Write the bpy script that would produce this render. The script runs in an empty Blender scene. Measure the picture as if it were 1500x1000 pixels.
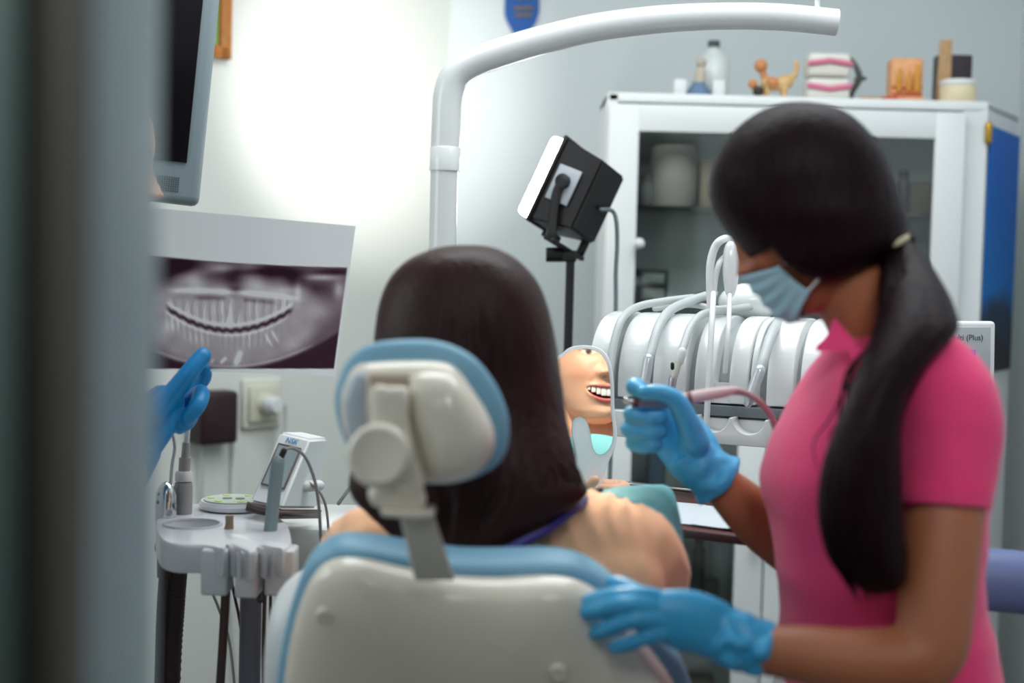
import bpy, bmesh, math, random
import numpy as np
from mathutils import Vector, Matrix, Euler, noise
random.seed(7); np.random.seed(7)
PI = math.pi
D = bpy.data
COL = bpy.context.scene.collection
V = Vector

# ------------------------------------------------------------------ camera frame
FPX = 1500 * 50 / 36.0
CAM = V((0, 0, 1.25))
pitch, roll = math.atan(100 / FPX), math.radians(1.5)
FW = V((0, math.cos(pitch), -math.sin(pitch)))
R0 = V((1, 0, 0)); U0 = R0.cross(FW).normalized()
R = (R0 * math.cos(roll) + U0 * math.sin(roll)).normalized()
U = (U0 * math.cos(roll) - R0 * math.sin(roll)).normalized()
X, Y, Z = V((1, 0, 0)), V((0, 1, 0)), V((0, 0, 1))

def ray(px, py): return FW + R * ((px - 750) / FPX) - U * ((py - 500) / FPX)
def P(px, py, d): return CAM + ray(px, py) * d
def on_plane(px, py, p0, n):
    v = ray(px, py); return CAM + v * ((V(p0) - CAM).dot(n) / v.dot(n))
def PY(px, py, y): return on_plane(px, py, (0, y, 0), Y)
def PZ(px, py, z): return on_plane(px, py, (0, 0, z), Z)
def S(d): return d / FPX

# ------------------------------------------------------------------ materials
def lin(c):
    return tuple(((v / 255) / 12.92 if v / 255 <= 0.04045 else ((v / 255 + 0.055) / 1.055) ** 2.4) for v in c) + (1,)
_m = {}
def mat(name, c, rough=0.5, metal=0.0, spec=0.5, emit=0, bump=0.0, bscale=60, stretch=None, var=0.0, coat=0.0, sheen=0.0, attr=None, sss=0.0, alpha=None):
    if name in _m: return _m[name]
    m = D.materials.new(name); m.use_nodes = True; nt = m.node_tree; b = nt.nodes['Principled BSDF']
    b.inputs['Base Color'].default_value = lin(c); b.inputs['Roughness'].default_value = rough
    b.inputs['Metallic'].default_value = metal; b.inputs['Specular IOR Level'].default_value = spec
    b.inputs['Coat Weight'].default_value = coat; b.inputs['Sheen Weight'].default_value = sheen
    if sss:
        b.inputs['Subsurface Weight'].default_value = sss
        b.inputs['Subsurface Radius'].default_value = (0.6, 0.22, 0.12); b.inputs['Subsurface Scale'].default_value = 0.008
    if emit:
        b.inputs['Emission Color'].default_value = lin(c); b.inputs['Emission Strength'].default_value = emit
    if bump or var:
        tc = nt.nodes.new('ShaderNodeTexCoord'); mp = nt.nodes.new('ShaderNodeMapping')
        nt.links.new(tc.outputs['Object'], mp.inputs['Vector'])
        mp.inputs['Scale'].default_value = stretch or (1, 1, 1)
        n = nt.nodes.new('ShaderNodeTexNoise'); n.inputs['Scale'].default_value = bscale; n.inputs['Detail'].default_value = 3
        nt.links.new(mp.outputs['Vector'], n.inputs['Vector'])
        if bump:
            bp = nt.nodes.new('ShaderNodeBump'); bp.inputs['Strength'].default_value = bump; bp.inputs['Distance'].default_value = 0.004
            nt.links.new(n.outputs['Fac'], bp.inputs['Height']); nt.links.new(bp.outputs['Normal'], b.inputs['Normal'])
    if attr:
        a = nt.nodes.new('ShaderNodeAttribute'); a.attribute_name = attr
        nt.links.new(a.outputs['Color'], b.inputs['Base Color'])
    elif var:
        mx = nt.nodes.new('ShaderNodeMix'); mx.data_type = 'RGBA'
        mx.inputs[6].default_value = lin(tuple(v * (1 - var) for v in c)); mx.inputs[7].default_value = lin(tuple(min(255, v * (1 + var)) for v in c))
        nt.links.new(n.outputs['Fac'], mx.inputs[0]); nt.links.new(mx.outputs[2], b.inputs['Base Color'])
    _m[name] = m
    return m

def glass_mat(name, tint, reflect=0.06):
    m = D.materials.new(name); m.use_nodes = True; nt = m.node_tree; nt.nodes.clear()
    o = nt.nodes.new('ShaderNodeOutputMaterial'); mx = nt.nodes.new('ShaderNodeMixShader')
    t = nt.nodes.new('ShaderNodeBsdfTransparent'); g = nt.nodes.new('ShaderNodeBsdfGlossy')
    t.inputs['Color'].default_value = lin(tint); g.inputs['Roughness'].default_value = 0.05
    lw = nt.nodes.new('ShaderNodeLayerWeight'); lw.inputs['Blend'].default_value = 0.25
    mt = nt.nodes.new('ShaderNodeMath'); mt.operation = 'ADD'; mt.inputs[1].default_value = reflect; mt.use_clamp = True
    nt.links.new(lw.outputs['Fresnel'], mt.inputs[0]); nt.links.new(mt.outputs[0], mx.inputs[0])
    nt.links.new(t.outputs[0], mx.inputs[1]); nt.links.new(g.outputs[0], mx.inputs[2]); nt.links.new(mx.outputs[0], o.inputs[0])
    return m

# ------------------------------------------------------------------ mesh helpers
def new(): return bmesh.new()

def catmull(pts, n, closed=False):
    pts = [tuple(p) for p in pts]; out = []; N = len(pts)
    a = np.array(pts, float)
    rng = range(N) if closed else range(N - 1)
    for i in rng:
        if closed: p0, p1, p2, p3 = a[i - 1], a[i], a[(i + 1) % N], a[(i + 2) % N]
        else: p0, p1, p2, p3 = a[max(i - 1, 0)], a[i], a[i + 1], a[min(i + 2, N - 1)]
        for k in range(n):
            t = k / n
            out.append(0.5 * ((2 * p1) + (-p0 + p2) * t + (2 * p0 - 5 * p1 + 4 * p2 - p3) * t * t + (-p0 + 3 * p1 - 3 * p2 + p3) * t ** 3))
    if not closed: out.append(a[-1])
    return out

def rings_to_faces(bm, rings, cap=True):
    vs = [[bm.verts.new(p) for p in r] for r in rings]
    n = len(vs[0])
    for a, b in zip(vs[:-1], vs[1:]):
        for i in range(n):
            bm.faces.new((a[i], a[(i + 1) % n], b[(i + 1) % n], b[i]))
    if cap:
        bm.faces.new(list(reversed(vs[0]))); bm.faces.new(vs[-1])
    return vs

def tube(bm, pts, r, seg=12, n=6, ref=None, ratio=1.0, rnd=True, smooth=True):
    """tapered tube; r is one radius or one per point; ratio = second radius / first (along ref x tangent)"""
    pts = [V(p) for p in pts]
    rr = [r] * len(pts) if isinstance(r, (int, float)) else list(r)
    ra = [ratio] * len(pts) if isinstance(ratio, (int, float)) else list(ratio)
    data = [(p.x, p.y, p.z, q, s) for p, q, s in zip(pts, rr, ra)]
    if smooth and len(pts) > 2: data = catmull(data, n)
    elif len(pts) == 2: data = [np.array(data[0]), np.array(data[1])]
    pp = [V(q[:3]) for q in data]; rad = [max(q[3], 1e-5) for q in data]; rt = [q[4] for q in data]
    tang = []
    for i in range(len(pp)):
        t = (pp[min(i + 1, len(pp) - 1)] - pp[max(i - 1, 0)])
        tang.append(t.normalized() if t.length > 1e-9 else Z)
    e = V(ref) if ref is not None else (Z if abs(tang[0].z) < 0.9 else X)
    rings = []
    def ring(c, t, e1, q, s):
        e2 = t.cross(e1).normalized()
        return [c + e1 * (math.cos(2 * PI * k / seg) * q) + e2 * (math.sin(2 * PI * k / seg) * q * s) for k in range(seg)]
    es = []
    for t in tang:
        e1 = (V(ref) if ref is not None else e); e1 = e1 - t * e1.dot(t)
        if e1.length < 1e-6: e1 = t.orthogonal()
        e1.normalize(); es.append(e1); e = e1
    if rnd:
        for a in (80, 60, 35):
            a = math.radians(a); q = rad[0]
            rings.append(ring(pp[0] - tang[0] * q * min(rt[0], 1) * math.sin(a), tang[0], es[0], q * math.cos(a), rt[0]))
    for p, t, e1, q, s in zip(pp, tang, es, rad, rt): rings.append(ring(p, t, e1, q, s))
    if rnd:
        for a in (35, 60, 80):
            a = math.radians(a); q = rad[-1]
            rings.append(ring(pp[-1] + tang[-1] * q * min(rt[-1], 1) * math.sin(a), tang[-1], es[-1], q * math.cos(a), rt[-1]))
    rings_to_faces(bm, rings)
    return bm

def ball(bm, c, rx, ry=None, rz=None, rot=None, seg=20):
    ry = ry or rx; rz = rz or rx
    m = Matrix.Translation(V(c)) @ ((rot.to_4x4()) if rot else Matrix.Identity(4)) @ Matrix.Diagonal((rx, ry, rz, 1))
    bmesh.ops.create_uvsphere(bm, u_segments=seg, v_segments=max(8, seg // 2 + 2), radius=1, matrix=m)
    return bm

def axes(x, y, z): return Matrix((x, y, z)).transposed()
CAMROT = axes(R, FW, U)          # local x right, y away, z up as the camera sees it
def yaw(a): return Matrix.Rotation(math.radians(a), 3, 'Z')

def box(bm, c, size, rot=None, bev=0.0, seg=2):
    t = bmesh.new(); bmesh.ops.create_cube(t, size=1)
    for v in t.verts: v.co = V((v.co.x * size[0], v.co.y * size[1], v.co.z * size[2]))
    if bev: bmesh.ops.bevel(t, geom=t.edges[:], offset=min(bev, min(size) * 0.49), segments=seg, affect='EDGES', profile=0.5)
    m = Matrix.Translation(V(c)) @ (rot.to_4x4() if rot else Matrix.Identity(4))
    bmesh.ops.transform(t, matrix=m, verts=t.verts[:])
    merge(bm, t); return bm

def merge(bm, t):
    mp = {v: bm.verts.new(v.co) for v in t.verts}
    for f in t.faces:
        try: bm.faces.new([mp[v] for v in f.verts])
        except ValueError: pass
    t.free()

def prism(bm, poly, vec, bev=0.0):
    t = bmesh.new(); a = [t.verts.new(V(p)) for p in poly]; b = [t.verts.new(V(p) + V(vec)) for p in poly]
    n = len(a); t.faces.new(a); t.faces.new(list(reversed(b)))
    for i in range(n): t.faces.new((a[i], b[i], b[(i + 1) % n], a[(i + 1) % n]))
    bmesh.ops.recalc_face_normals(t, faces=t.faces[:])
    if bev: bmesh.ops.bevel(t, geom=t.edges[:], offset=bev, segments=2, affect='EDGES', profile=0.5)
    big = [f for f in t.faces if len(f.verts) > 4]
    bmesh.ops.triangulate(t, faces=big)
    merge(bm, t); return bm

def lathe(bm, o, axis, prof, seg=32, cap=True):
    axis = V(axis).normalized(); e1 = axis.orthogonal().normalized(); e2 = axis.cross(e1)
    rings = [[V(o) + axis * h + e1 * (max(r, 1e-5) * math.cos(2 * PI * k / seg)) + e2 * (max(r, 1e-5) * math.sin(2 * PI * k / seg)) for k in range(seg)] for r, h in prof]
    rings_to_faces(bm, rings, cap); return bm

def inflate(bm, outline, near, bn, bf, rings=10, p=3.0, smooth=5, pf=None):
    """closed pillow on an outline: bulges bn along `near`, bf the other way"""
    o = [V(q) for q in (catmull(outline, smooth, True) if smooth else outline)]
    c = sum(o, V((0, 0, 0))) / len(o); near = V(near).normalized(); pf = pf or p
    def layer(s, b, q): return [c + (v - c) * s + near * b * (max(0.0, 1 - s ** q)) ** (1 / q) for v in o]
    ss = [1 - (k / rings) ** 1.6 for k in range(rings)] + [0.02]
    ss = sorted(set(ss + [0.995, 0.98, 0.95]), reverse=True)
    seq = [layer(s, -bf, pf) for s in reversed(ss)] + [layer(s, bn, p) for s in ss[1:]]
    rings_to_faces(bm, seq); return bm

def loft(bm, secs, n=5, seg=28, ex=2.2, ax=None):
    """secs: (py, x_left, x_right, half_depth, d) in image rows -> closed body of elliptical rows"""
    dd = catmull([tuple(map(float, s)) for s in secs], n)
    rings = []
    for y, xl, xr, hd, d in dd:
        c = P((xl + xr) / 2, y, d); w = max((xr - xl) / 2 * S(d), 1e-4); hd = max(hd, 1e-4); rg = []
        for k in range(seg):
            t = 2 * PI * k / seg; cx, sy = math.cos(t), math.sin(t)
            rg.append(c + R * (math.copysign(abs(cx) ** (2 / ex), cx) * w) + FW * (math.copysign(abs(sy) ** (2 / ex), sy) * hd))
        rings.append(rg)
    rings_to_faces(bm, rings); return bm

def fuse(bm, voxel=0.004, smooth=6, fac=0.5):
    me = D.meshes.new('t'); bmesh.ops.recalc_face_normals(bm, faces=bm.faces[:]); bm.to_mesh(me); bm.free()
    o = D.objects.new('t', me); COL.objects.link(o)
    md = o.modifiers.new('r', 'REMESH'); md.mode = 'VOXEL'; md.voxel_size = voxel
    if smooth:
        s = o.modifiers.new('s', 'SMOOTH'); s.iterations = smooth; s.factor = fac
    dg = bpy.context.evaluated_depsgraph_get(); dg.update()
    r = D.meshes.new_from_object(o.evaluated_get(dg)); D.objects.remove(o); D.meshes.remove(me)
    b = bmesh.new(); b.from_mesh(r); D.meshes.remove(r)
    return b

def obj(name, bm, m, parent=None, smooth=True, angle=45, label=None, recalc=True, cols=None):
    if recalc: bmesh.ops.recalc_face_normals(bm, faces=bm.faces[:])
    me = D.meshes.new(name)
    co = [v.co for v in bm.verts]
    lo = V((min(c.x for c in co), min(c.y for c in co), min(c.z for c in co))); hi = V((max(c.x for c in co), max(c.y for c in co), max(c.z for c in co)))
    org = V(((lo.x + hi.x) / 2, (lo.y + hi.y) / 2, lo.z))
    for v in bm.verts: v.co -= org
    bm.to_mesh(me); bm.free()
    for p in me.polygons: p.use_smooth = smooth
    if smooth and angle: me.set_sharp_from_angle(angle=math.radians(angle))
    me.materials.append(m)
    if cols is not None:
        ca = me.color_attributes.new('Col', 'FLOAT_COLOR', 'POINT')
        ca.data.foreach_set('color', np.asarray(cols, dtype=np.float32).ravel())
    o = D.objects.new(name, me); COL.objects.link(o); o.location = org
    if parent is not None:
        o.parent = parent; w = V((0, 0, 0)); q = parent
        while q is not None: w += q.location; q = q.parent
        o.location = org - w
    if label: o['label'] = label
    return o

def tag(o, label, cat, group=None):
    o['label'] = label; o['category'] = cat
    if group: o['group'] = group
    return o
def thing(name, label, cat, loc, group=None):
    o = D.objects.new(name, None); COL.objects.link(o); o.location = V(loc); o.empty_display_size = 0.05
    return tag(o, label, cat, group)
def struct(name, bm, m, **k):
    o = obj(name, bm, m, **k); o['kind'] = 'structure'; return o

# ------------------------------------------------------------------ palette
white_gloss = mat('white_gloss_plastic', (226, 228, 228), 0.22, coat=0.3)
white_sat = mat('white_satin_plastic', (222, 224, 224), 0.42)
cream_gloss = mat('ivory_gloss_plastic', (242, 232, 216), 0.2, coat=0.4)
white_paint = mat('white_enamel', (228, 231, 231), 0.4)
grey_plastic = mat('grey_plastic', (150, 158, 160), 0.45)
hose_grey = mat('light_grey_hose', (188, 194, 194), 0.45)
dark_hose = mat('dark_brown_hose', (74, 56, 54), 0.5)
chrome = mat('chrome', (200, 202, 205), 0.16, 1.0)
steel = mat('brushed_steel', (185, 190, 194), 0.3, 1.0)
black_pl = mat('black_plastic', (24, 20, 22), 0.45)
blue_uph = mat('light_blue_upholstery', (128, 178, 204), 0.42)
nitrile = mat('blue_nitrile', (62, 164, 214), 0.42, bump=0.4, bscale=34)
pink = mat('pink_pique', (232, 58, 118), 0.85, bump=0.12, bscale=500, sheen=0.2)
peach = mat('peach_cotton', (246, 190, 148), 0.85, bump=0.8, bscale=14, stretch=(2.4, 1, 0.5), sheen=0.2)
hair_dark = mat('dark_hair', (24, 9, 15), 0.45, bump=0.5, bscale=24, stretch=(9, 9, 1.0), var=0.3, spec=0.1)
hair_brown = mat('brown_hair', (48, 24, 21), 0.42, bump=0.4, bscale=26, stretch=(9, 9, 0.8), var=0.3, spec=0.22)
skin_mat = mat('skin', (205, 150, 120), 0.5, attr='Col', sss=0.12)
bib_mat = mat('turquoise_bib', (112, 180, 184), 0.7, bump=0.15, bscale=300)
# ================================================================== SETTING
YB = 3.95
c0 = PY(653, 300, YB); XC = c0.x
XR = PY(1491, 200, YB).x
CEIL = 2.6
LN = V((math.sqrt(.5), -math.sqrt(.5), 0))      # left wall faces right and towards the camera
def LW(px, py, off=0.0): return on_plane(px, py, V((XC, YB, 0)) + LN * off, LN)
LX = V((math.sqrt(.5), math.sqrt(.5), 0))       # along the left wall, to the right
LROT = axes(LX, -LN, Z)                         # local x along wall, y into it, z up

wallm = mat('wall_cool_white', (214, 221, 223), 0.75, bump=0.05, bscale=90)
wallw = mat('wall_warm_white', (216, 219, 214), 0.75, bump=0.05, bscale=90)
L1 = V((XC, YB, 0)) - LX * 3.2
bm = new(); prism(bm, [(-3, .65, 0), (XR + .1, .65, 0), (XR + .1, YB + .1, 0), (-3, YB + .1, 0)], (0, 0, -.1)); 
prism(bm, [(-3, -2.5, 0), (2, -2.5, 0), (2, .65, 0), (-3, .65, 0)], (0, 0, -.1))
struct('floor', bm, mat('grey_vinyl_floor', (96, 92, 88), 0.45, var=0.1, bscale=8))
bm = new(); prism(bm, [(-3, -2.5, CEIL), (2, -2.5, CEIL), (2, YB + .1, CEIL), (-3, YB + .1, CEIL)], (0, 0, .1)); struct('ceiling', bm, mat('ceiling_white', (225, 228, 228), 0.8))
bm = new(); box(bm, ((XC + XR) / 2, YB + .05, CEIL / 2), (XR - XC, .1, CEIL)); struct('wall_back', bm, wallm)
bm = new(); box(bm, V((XC, YB, CEIL / 2)) - LX * 1.6 - LN * .05, (3.2, .1, CEIL), LROT); struct('wall_left', bm, wallw)
bm = new(); box(bm, (L1.x - .05, (L1.y + .55) / 2, CEIL / 2), (.1, L1.y - .55, CEIL)); struct('wall_side', bm, wallw)
bm = new(); box(bm, (XR + .05, (YB + .65) / 2, CEIL / 2), (.1, YB - .65, CEIL)); struct('wall_right', bm, wallm)
xj0, xj1 = P(234, 500, .69).x, .78
bm = new(); box(bm, ((L1.x + xj0 - .09) / 2, .62, CEIL / 2), (xj0 - .09 - L1.x, .1, CEIL))
box(bm, ((XR + xj1) / 2, .62, CEIL / 2), (XR - xj1, .1, CEIL)); box(bm, ((xj0 + xj1) / 2 - .045, .62, (2.1 + CEIL) / 2), (xj1 - xj0 + .09, .1, CEIL - 2.1))
struct('wall_front', bm, wallm)
# doorway the camera looks through: pale jamb, dark rebate, open leaf
bm = new(); box(bm, ((xj0 - .045), .62, 1.05), (.09, .14, 2.1), bev=.006); struct('trim_1', bm, mat('door_jamb_grey', (166, 186, 192), 0.5))
xd = P(122, 500, .54).x
bm = new(); box(bm, (xd - .009, .535, 1.05), (.018, .03, 2.1)); struct('trim_2', bm, mat('dark_rebate', (104, 100, 90), 0.7))
bm = new(); box(bm, V((xd - .019, .53, 1.05)) + V((-.404, -.122, 0)), (.84, .04, 2.06), yaw(16), bev=.003)
dl = struct('door_1', bm, mat('door_leaf_green_grey', (138, 160, 152), 0.5))
bm = new(); hp = P(4, 690, .46); tube(bm, [hp + V((-.045, .03, 0)), hp + V((-.045, -.03, 0)), hp + V((-.03, -.045, 0)), hp + V((.0, -.045, -.002))], .007)
obj('door_handle', bm, steel, dl)

# ================================================================== LIGHT
def area(name, loc, target, size, power, color, sy=None, spread=None):
    l = D.lights.new(name, 'AREA'); l.size = size; l.energy = power; l.color = color
    if sy: l.shape = 'RECTANGLE'; l.size_y = sy
    if spread: l.spread = math.radians(spread)
    o = D.objects.new(name, l); COL.objects.link(o); o.location = V(loc)
    o.rotation_euler = (V(target) - V(loc)).to_track_quat('-Z', 'Y').to_euler(); return o
area('ceiling_lamp', (.3, 2.2, 2.57), (.3, 2.35, 0), 1.7, 35, (.93, .98, 1.0), 1.2)
area('left_fill', (-1.75, 1.45, 1.8), (.7, 2.7, 1.2), 1.0, 10, (.9, .97, 1.0), 1.0)  # added soft fill from the left for cabinet and room; no window there
area('jamb_fill', (-.25, .27, 1.68), (-.19, .55, 1.33), .15, 1.35, (.88, .97, 1.0))  # small unseen light added close to the jamb so it darkens downwards
area('front_fill', (.5, -.25, 2.4), (.62, 1.5, 1.35), .7, 1.8, (.95, .98, 1.0), None, 45)  # added narrow fill for the dentist's camera side, not a known fixture
w = D.worlds.new('World'); bpy.context.scene.world = w; w.use_nodes = True
w.node_tree.nodes['Background'].inputs[0].default_value = (.55, .6, .65, 1); w.node_tree.nodes['Background'].inputs[1].default_value = .035

# ================================================================== GLASS CABINET
YC = 3.40
cl, cr = PY(884, 330, YC).x, PY(1440, 330, YC).x
zt = PY(1160, 141, YC).z; YBK = YC + .27
bx = cr + .17
def cx(px, py=330): return PY(px, py, YC).x
def cz(py, px=1150): return PY(px, py, YC).z
cab = thing('glass_cabinet', 'white enamel cabinet with glass doors against the back wall, models standing on its top', 'cabinet', ((cl + cr) / 2, YC + .13, 0))
bm = new(); T = .025
prism(bm, [(cl, YC, zt), (cr, YC, zt), (bx, YBK, zt), (cl, YBK, zt)], (0, 0, -T), .006)
prism(bm, [(cl, YC, .06), (cr, YC, .06), (bx, YBK, .06), (cl, YBK, .06)], (0, 0, T))
box(bm, (cl + T / 2, (YC + YBK) / 2, zt / 2), (T, YBK - YC, zt - .01)); box(bm, ((cl + bx) / 2, YBK - .005, zt / 2), (bx - cl - .01, .01, zt - .01))
prism(bm, [(cr, YC, .02), (cr - .02, YC + .002, .02), (bx - .025, YBK - .001, .02), (bx, YBK, .02)], (0, 0, zt - .025))
zm0, zm1 = cz(608), cz(575)
xs = cx(1406)
box(bm, ((xs + cr) / 2 - .001, YC + .0125, (zt - .024 + .06) / 2), (cr - xs - .002, .02, zt - .084)); box(bm, ((cl + xs) / 2, YC + .012, (zm0 + zm1) / 2), (xs - cl, .02, zm1 - zm0))
obj('carcass', bm, white_paint, cab)
cglass = glass_mat('cabinet_glass', (244, 248, 246), .04)
def cab_door(x0, x1, z0, z1, gx0, gx1, gz0, gz1, knob):
    bm = new(); y = YC - .012; th = .022
    box(bm, ((x0 + gx0) / 2, y, (z0 + z1) / 2), (gx0 - x0, th, z1 - z0), bev=.003); box(bm, ((x1 + gx1) / 2, y, (z0 + z1) / 2), (x1 - gx1, th, z1 - z0), bev=.003)
    box(bm, ((gx0 + gx1) / 2, y, (z1 + gz1) / 2), (gx1 - gx0 + .004, th, z1 - gz1), bev=.003); box(bm, ((gx0 + gx1) / 2, y, (z0 + gz0) / 2), (gx1 - gx0 + .004, th, gz0 - z0), bev=.003)
    d = obj('door', bm, white_paint, cab)
    bm = new(); box(bm, ((gx0 + gx1) / 2, y, (gz0 + gz1) / 2), (gx1 - gx0, .004, gz1 - gz0)); obj('glass_pane', bm, cglass, d)
    bm = new(); k = V(knob); tube(bm, [k, k + V((0, -.02, 0))], .006); ball(bm, k + V((0, -.026, 0)), .013); obj('knob', bm, white_sat, d)
cab_door(cl + .004, xs - .002, zm1 + .003, zt - .03, cx(931), cx(1361), zm1 + .05, cz(199), (cx(934, 357), YC - .02, cz(357, 934)))
xm = cx(1133)
cab_door(cl + .004, xm - .002, .09, zm0 - .003, cx(934), cx(1090), .16, cz(636, 1000), (xm - .025, YC - .02, .62))
cab_door(xm + .002, xs - .002, .09, zm0 - .003, cx(1180), cx(1361), .16, cz(636, 1000), (xm + .025, YC - .02, .62))
for z in (zt - .075, .75):
    bm = new(); tube(bm, [(cr + .002, YC - .006, z - .018), (cr + .002, YC - .006, z + .018)], .009); obj('hinge', bm, mat('brass', (190, 150, 60), .35, .8), cab)
shelves = [cz(303, 960), cz(448, 960), cz(728, 960), cz(893, 1000)]
for z in shelves:
    bm = new(); box(bm, ((cl + bx) / 2 - .08, YC + .145, z), (bx - cl - .22, .22, .008)); obj('shelf', bm, glass_mat('shelf_glass', (215, 228, 222), .12) if z == shelves[0] else D.materials['shelf_glass'], cab)
# poster on the slanted side
sd = V((bx - cr, YBK - YC, 0)).normalized(); sn = V((sd.y, -sd.x, 0))
pm = D.materials.new('poster_print'); pm.use_nodes = True; nt = pm.node_tree; b = nt.nodes['Principled BSDF']; b.inputs['Roughness'].default_value = .5; b.inputs['Specular IOR Level'].default_value = .2
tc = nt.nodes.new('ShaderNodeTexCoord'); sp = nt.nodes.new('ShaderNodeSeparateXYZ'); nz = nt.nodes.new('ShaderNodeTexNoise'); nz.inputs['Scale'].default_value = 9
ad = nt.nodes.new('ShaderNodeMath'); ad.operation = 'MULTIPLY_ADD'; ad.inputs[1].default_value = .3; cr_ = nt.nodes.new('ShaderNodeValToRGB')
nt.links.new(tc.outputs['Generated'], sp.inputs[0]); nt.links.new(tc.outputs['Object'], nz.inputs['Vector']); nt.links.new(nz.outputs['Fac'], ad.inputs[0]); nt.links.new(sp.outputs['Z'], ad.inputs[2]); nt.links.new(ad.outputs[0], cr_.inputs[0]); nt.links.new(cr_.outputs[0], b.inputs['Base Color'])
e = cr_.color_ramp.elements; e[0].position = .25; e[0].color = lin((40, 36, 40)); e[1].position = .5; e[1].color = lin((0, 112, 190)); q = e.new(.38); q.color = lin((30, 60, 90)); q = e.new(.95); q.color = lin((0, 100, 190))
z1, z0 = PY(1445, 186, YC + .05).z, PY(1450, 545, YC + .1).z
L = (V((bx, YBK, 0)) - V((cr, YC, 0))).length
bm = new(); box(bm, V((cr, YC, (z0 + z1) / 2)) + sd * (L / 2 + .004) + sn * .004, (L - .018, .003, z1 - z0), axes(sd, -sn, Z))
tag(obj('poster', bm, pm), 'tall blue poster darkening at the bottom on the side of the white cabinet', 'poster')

# ---- things inside the cabinet
def cyl_item(name, px, y0, wpx, hpx, prof, m, label, cat, dy=.12, base=None, group=None):
    """prof in fractions (radius of half width, height)"""
    y = YC + dy; c = PY(px, y0, y); s = (y / FPX) * 1.0; z = c.z if base is None else base
    bm = new(); lathe(bm, (c.x, y, z), Z, [(r * wpx / 2 * s, h * hpx * s) for r, h in prof], 24)
    return tag(obj(name, bm, m), label, cat, group)
def box_item(name, px, y0, wpx, hpx, m, label, cat, dy=.12, dep=.07, base=None, rz=0, group=None, bev=.003):
    y = YC + dy; c = PY(px, y0, y); s = y / FPX; z = c.z if base is None else base
    bm = new(); box(bm, (c.x, y, z + hpx * s / 2), (wpx * s, dep, hpx * s), yaw(rz), bev); return tag(obj(name, bm, m), label, cat, group)
sh0, sh1, sh2, sh3 = [z + .0045 for z in shelves]
cyl = [(0, 0), (.92, 0), (1, .04), (1, .9), (.9, .97), (0, 1)]
jar = [(0, 0), (.9, 0), (1, .05), (1, .7), (.7, .8), (.7, .84), (.78, .85), (.78, 1), (0, 1)]
cyl_item('canister', 985, 303, 66, 92, cyl, mat('pale_pink_canister', (214, 202, 198), .5), 'tall pale pink canister behind the upper cabinet glass', 'canister', base=sh0)
cyl_item('jar', 947, 303, 26, 46, jar, mat('grey_jar', (140, 140, 138), .5), 'small grey lidded jar at the left end of the top cabinet shelf', 'jar', base=sh0)
box_item('carton', 1036, 303, 26, 70, mat('tan_carton', (176, 158, 134), .7), 'tan upright carton right of the pale pink canister', 'carton', base=sh0)
box_item('carton', 1344, 303, 36, 46, mat('brown_carton', (128, 106, 86), .7), 'brown carton at the right end of the top cabinet shelf', 'carton', base=sh0, dy=.13)
cyl_item('bottle', 1322, 303, 20, 62, jar, mat('plum_bottle', (64, 44, 60), .4), 'dark plum bottle beside the brown carton in the cabinet', 'bottle', base=sh0, dy=.09)
box_item('instrument_box', 1345, 450, 36, 96, mat('grey_box', (110, 120, 122), .6), 'tall grey box on the middle cabinet shelf, right side', 'box', base=sh1)
tr = thing('drawer_tower', 'small dark drawer tower with two pale drawers on the middle cabinet shelf', 'organizer', PY(950, 448, YC + .12))
y = YC + .12; c = PY(953, 448, y); s = y / FPX
bm = new(); box(bm, (c.x, y, sh1 + 25 * s), (44 * s, .09, 50 * s), bev=.003); obj('body', bm, mat('dark_grey_box', (72, 76, 76), .6), tr)
for k in (11, 33):
    bm = new(); box(bm, (c.x, y - .047, sh1 + (k + 3) * s), (32 * s, .012, 14 * s), bev=.002); obj('drawer', bm, mat('pale_drawer', (176, 182, 180), .5), tr)
cyl_item('pot', 1032, 448, 24, 18, cyl, mat('orange_pot', (176, 104, 70), .6), 'small orange pot on the middle cabinet shelf', 'pot', base=sh1)
box_item('packet', 958, 728, 22, 62, mat('blue_packet', (92, 124, 158), .6), 'blue upright packet behind the lower left cabinet glass', 'packet', base=sh2)
box_item('packet', 985, 728, 28, 74, mat('pale_packet', (184, 192, 194), .6), 'pale grey upright packet beside the blue one in the lower cabinet', 'packet', base=sh2)
cyl_item('bucket', 1061, 893, 56, 92, [(0, 0), (.8, 0), (.82, .02), (.95, .85), (1, .86), (1, .93), (1.03, .94), (1.03, 1), (.9, 1), (.88, .9), (.76, .05), (0, .04)], mat('white_bucket', (196, 204, 202), .5), 'white plastic bucket on the lowest cabinet shelf seen below the tray', 'bucket', base=sh3)
cyl_item('bottle', 1021, 893, 20, 96, jar, mat('dark_maroon_bottle', (60, 26, 34), .35), 'dark maroon bottle standing left of the white bucket', 'bottle', base=sh3, dy=.14)
box_item('box', 1012, 893, 22, 48, mat('dark_green_box', (44, 66, 56), .6), 'dark green box in front of the maroon bottle', 'box', base=sh3, dy=.06, dep=.04)
box_item('box', 1040, 893, 22, 38, mat('olive_box', (70, 76, 62), .6), 'low olive box between the maroon bottle and the bucket', 'box', base=sh3, dy=.045, dep=.03)
box_item('towel', 1000, 1000, 90, 98, mat('dim_towel', (150, 140, 120), .9), 'folded beige towel at the bottom of the lower left cabinet', 'towel', base=.09)

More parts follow.
